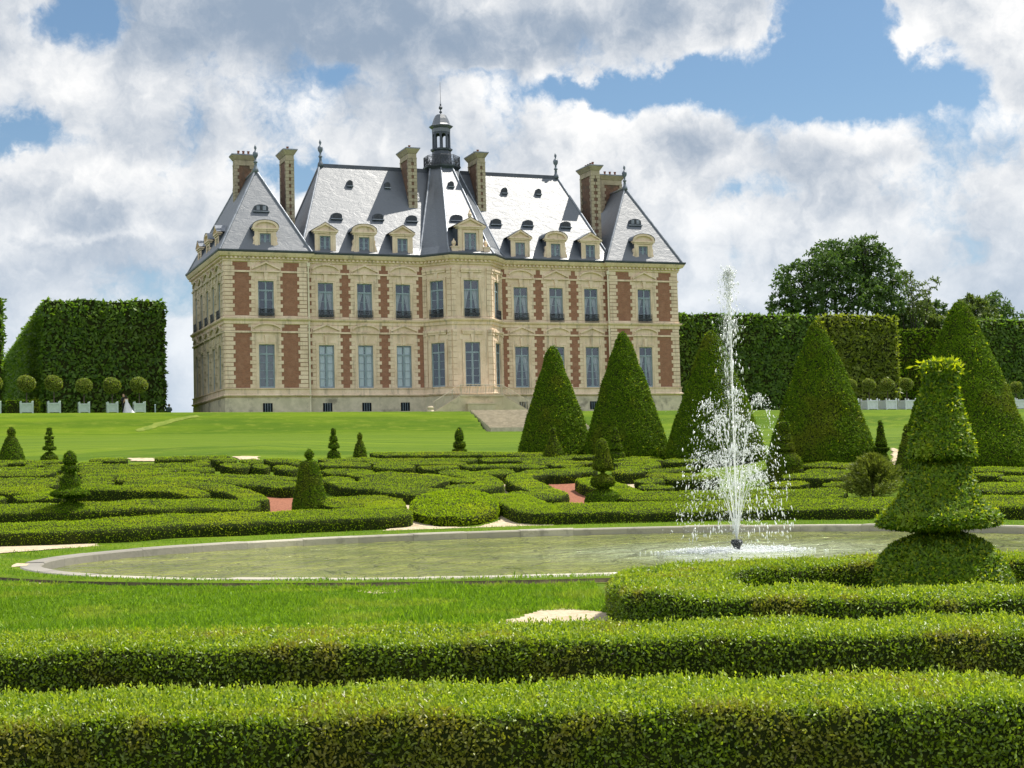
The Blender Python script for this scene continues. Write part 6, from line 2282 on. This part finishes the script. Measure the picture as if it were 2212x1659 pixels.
def jet(az_, hmax, reach, n_d, name, lean=(0, 0), r0=.010, breakup=.55, spread=.06, rise_only=.0, size=.012):
    """ballistic jet: a clear rod of water near the nozzle that breaks up into drops"""
    vz = math.sqrt(2 * G_ * hmax)
    T = 2 * vz / G_
    vr = reach / T
    f = lambda t_: np.stack([math.cos(az_) * vr * t_ + lean[0] * (t_ / T) ** 2, math.sin(az_) * vr * t_ + lean[1] * (t_ / T) ** 2, .235 + vz * t_ - .5 * G_ * t_ * t_], -1)
    ts = np.linspace(0, T * .5 * breakup * 1.5, 26)
    C = f(ts)
    mb = MB()
    n6 = 6
    VV, FF = [], []
    for i, c in enumerate(C):
        rr_ = r0 * (1 - .45 * i / 25) * (1 + .5 * RNG.normal(0, .35) * (i / 25))
        ox, oy = RNG.normal(0, .003 + .006 * i / 25, 2)
        for q in range(n6):
            g = 2 * math.pi * q / n6
            VV.append((c[0] + ox + rr_ * math.cos(g), c[1] + oy + rr_ * math.sin(g), c[2]))
    FF = [(i * n6 + q, i * n6 + (q + 1) % n6, (i + 1) * n6 + (q + 1) % n6, (i + 1) * n6 + q) for i in range(len(C) - 1) for q in range(n6)]
    mb.add(VV, FF)
    mb.build('jet', M_STREAM, fo, True)
    t_ = T * (.5 * breakup * .5 + (1 - .25 * breakup) * RNG.random(n_d) ** .85)
    # drops gather near the top of the arc
    t_ = np.where(RNG.random(n_d) < .45, T * (.5 + RNG.normal(0, .10, n_d)), t_)
    t_ = np.clip(t_, T * .1, T)
    P = f(t_)
    sp = spread * (t_ / T + .08)
    P = P + RNG.normal(0, 1, P.shape) * sp[:, None] * np.array([1, 1, .8])
    # clots
    k_ = RNG.integers(0, n_d, n_d // 3)
    P[:len(k_)] = P[k_] + RNG.normal(0, .022, (len(k_), 3))
    P[:, 2] = np.maximum(P[:, 2], .01)
    allP.append(P)
    allR.append(size * np.exp(RNG.normal(0, .40, n_d)).clip(.35, 2.2))
    vel = np.stack([np.full(n_d, math.cos(az_) * vr), np.full(n_d, math.sin(az_) * vr), vz - G_ * t_], 1)
    sp_ = np.linalg.norm(vel, axis=1)
    allV.append(vel + RNG.normal(0, .4, vel.shape))
    allS.append(1.0 + sp_ * RNG.uniform(.2, .9, n_d))


jet(0, 5.9, .10, 950, 'central', lean=(-.18, 0), r0=.012, breakup=1.0, spread=.11, size=.0085)
for k in range(3):
    jet(RNG.random() * 6.28, 4.6 + .5 * k, .2, 130, 'central', lean=(-.1, 0), r0=.006, breakup=.8, spread=.26, size=.010)
for k in range(7):
    a = 2 * math.pi * k / 7 + .25
    jet(a, 2.8 + .4 * math.sin(3 * a), 1.15 + .25 * math.sin(2 * a), 280, 'mid', r0=.008, breakup=.75, spread=.13, size=.008)
for k in range(14):
    a = 2 * math.pi * k / 14 + .1
    jet(a, 1.62 + .38 * math.sin(5 * a + 1), 1.15 + .3 * math.sin(3 * a), 220, 'low', r0=.008, breakup=.9, spread=.15, size=.0075)
P, Rr, S_ = np.concatenate(allP), np.concatenate(allR), np.concatenate(allS)
# fine spray hanging round the jets
n_ = 9000
h = RNG.random(n_) ** 1.3 * 6.0
rad = np.where(h < 3.0, .45 + .15 * h, .24) * np.abs(RNG.normal(0, .6, n_))
a = RNG.random(n_) * 6.283
P = np.vstack([P, np.stack([rad * np.cos(a) - .02 * h, rad * np.sin(a), h + .1], 1)])
Rr = np.r_[Rr, np.full(n_, .0030) * RNG.uniform(.6, 1.5, n_)]
S_ = np.r_[S_, np.full(n_, 1.2)]
VV_ = np.vstack(allV + [np.tile([[0, 0, -1.0]], (n_, 1)) + RNG.normal(0, .4, (n_, 3))])
V, F = drops(P, Rr, S_, VV_)
o = link('spray', np_mesh('spray', V, [(F, 0)], [M_SPRAY]), fo)
tag(o, kind='stuff')
# white foam where the water falls back
n_ = 4200
a = RNG.random(n_) * 6.283
rad = np.abs(.72 + RNG.normal(0, .30, n_))
lump = .5 + .5 * np.sin(a * 7 + 2 * np.sin(a * 3))
P = np.stack([rad * np.cos(a) * 1.25, rad * np.sin(a), .004 + np.abs(RNG.normal(0, .05, n_)) * lump * np.exp(-((rad - .72) / .36) ** 2)], 1)
V, F = drops(P, .014 * np.exp(RNG.normal(0, .5, n_)).clip(.3, 2.5), np.full(n_, .6))
tag(link('foam', np_mesh('foam', V, [(F, 0)], [M_SPRAY]), fo), kind='stuff')

# ------------------------------------------------------------------ grass blades on the near lawn and along the pond
def grass(name, test, x0, x1, y0, y1, n_, h0, label):
    x, y = RNG.uniform(x0, x1, n_), RNG.uniform(y0, y1, n_)
    ok = test(x, y)
    x, y = x[ok], y[ok]
    patch = np.clip(.9 + .5 * noise3(np.stack([x, y, x * 0], 1), 1.1, 2) + .3 * noise3(np.stack([x, y, x * 0], 1), 3.7, 5), .35, 1.8)
    z = tz(x, y)
    th_ = np.arctan2(y - PC[1], x - PC[0])
    q_ = np.hypot(x - PC[0], y - PC[1]) - pond_r(th_)
    z = z + np.where((q_ > .5) & (q_ < 1.7), verge_z(q_), 0)
    n2 = len(x)
    d_ = unit(np.c_[RNG.normal(0, .38, (n2, 2)), np.ones(n2)])
    L = (h0 * patch * np.exp(RNG.normal(0, .3, n2)))[:, None]
    s_ = unit(np.c_[RNG.normal(0, 1, (n2, 2)), np.zeros(n2)]) * .0045
    b = np.stack([x, y, z - .004], 1)
    V = np.stack([b - s_, b + s_, b + d_ * L * .6 + s_ * .8, b + d_ * L + np.c_[RNG.normal(0, .012, (n2, 2)), np.zeros(n2)]], 1).reshape(-1, 3)
    o = link(name, np_mesh(name, V, [(np.arange(n2 * 4).reshape(n2, 4), 0)], [M_GRASSBLADE]))
    return tag(o, label, 'grass', kind='stuff')


def in_sand(x, y):
    return ((x - SP[0]) / .62) ** 2 + ((y - SP[1] - .25) / 1.15) ** 2 < .95


grass('grass', lambda x, y: ~in_pond(x, y, 1.93) & ~in_sand(x, y) & ~((x > 1.1) & (y > 14.0)), -8.6, 2.2, 12.3, 26.5, 330000, .055, 'long mown grass of the near lawn')
grass('grass', lambda x, y: in_pond(x, y, 1.68) & ~in_pond(x, y, .56) & (x < 13), -11.5, 13, 20.5, 47.5, 150000, .045, 'grass ring round the pond kerb')

blob_sheet('worn_grass', [at(x, y) for x, y in ((292, 929), (340, 913), (380, 903), (425, 897), (430, 900), (388, 909), (345, 921), (300, 933))], M_WORN, .03, 'pale worn streak of grass across the bank left of the castle', 'grass')
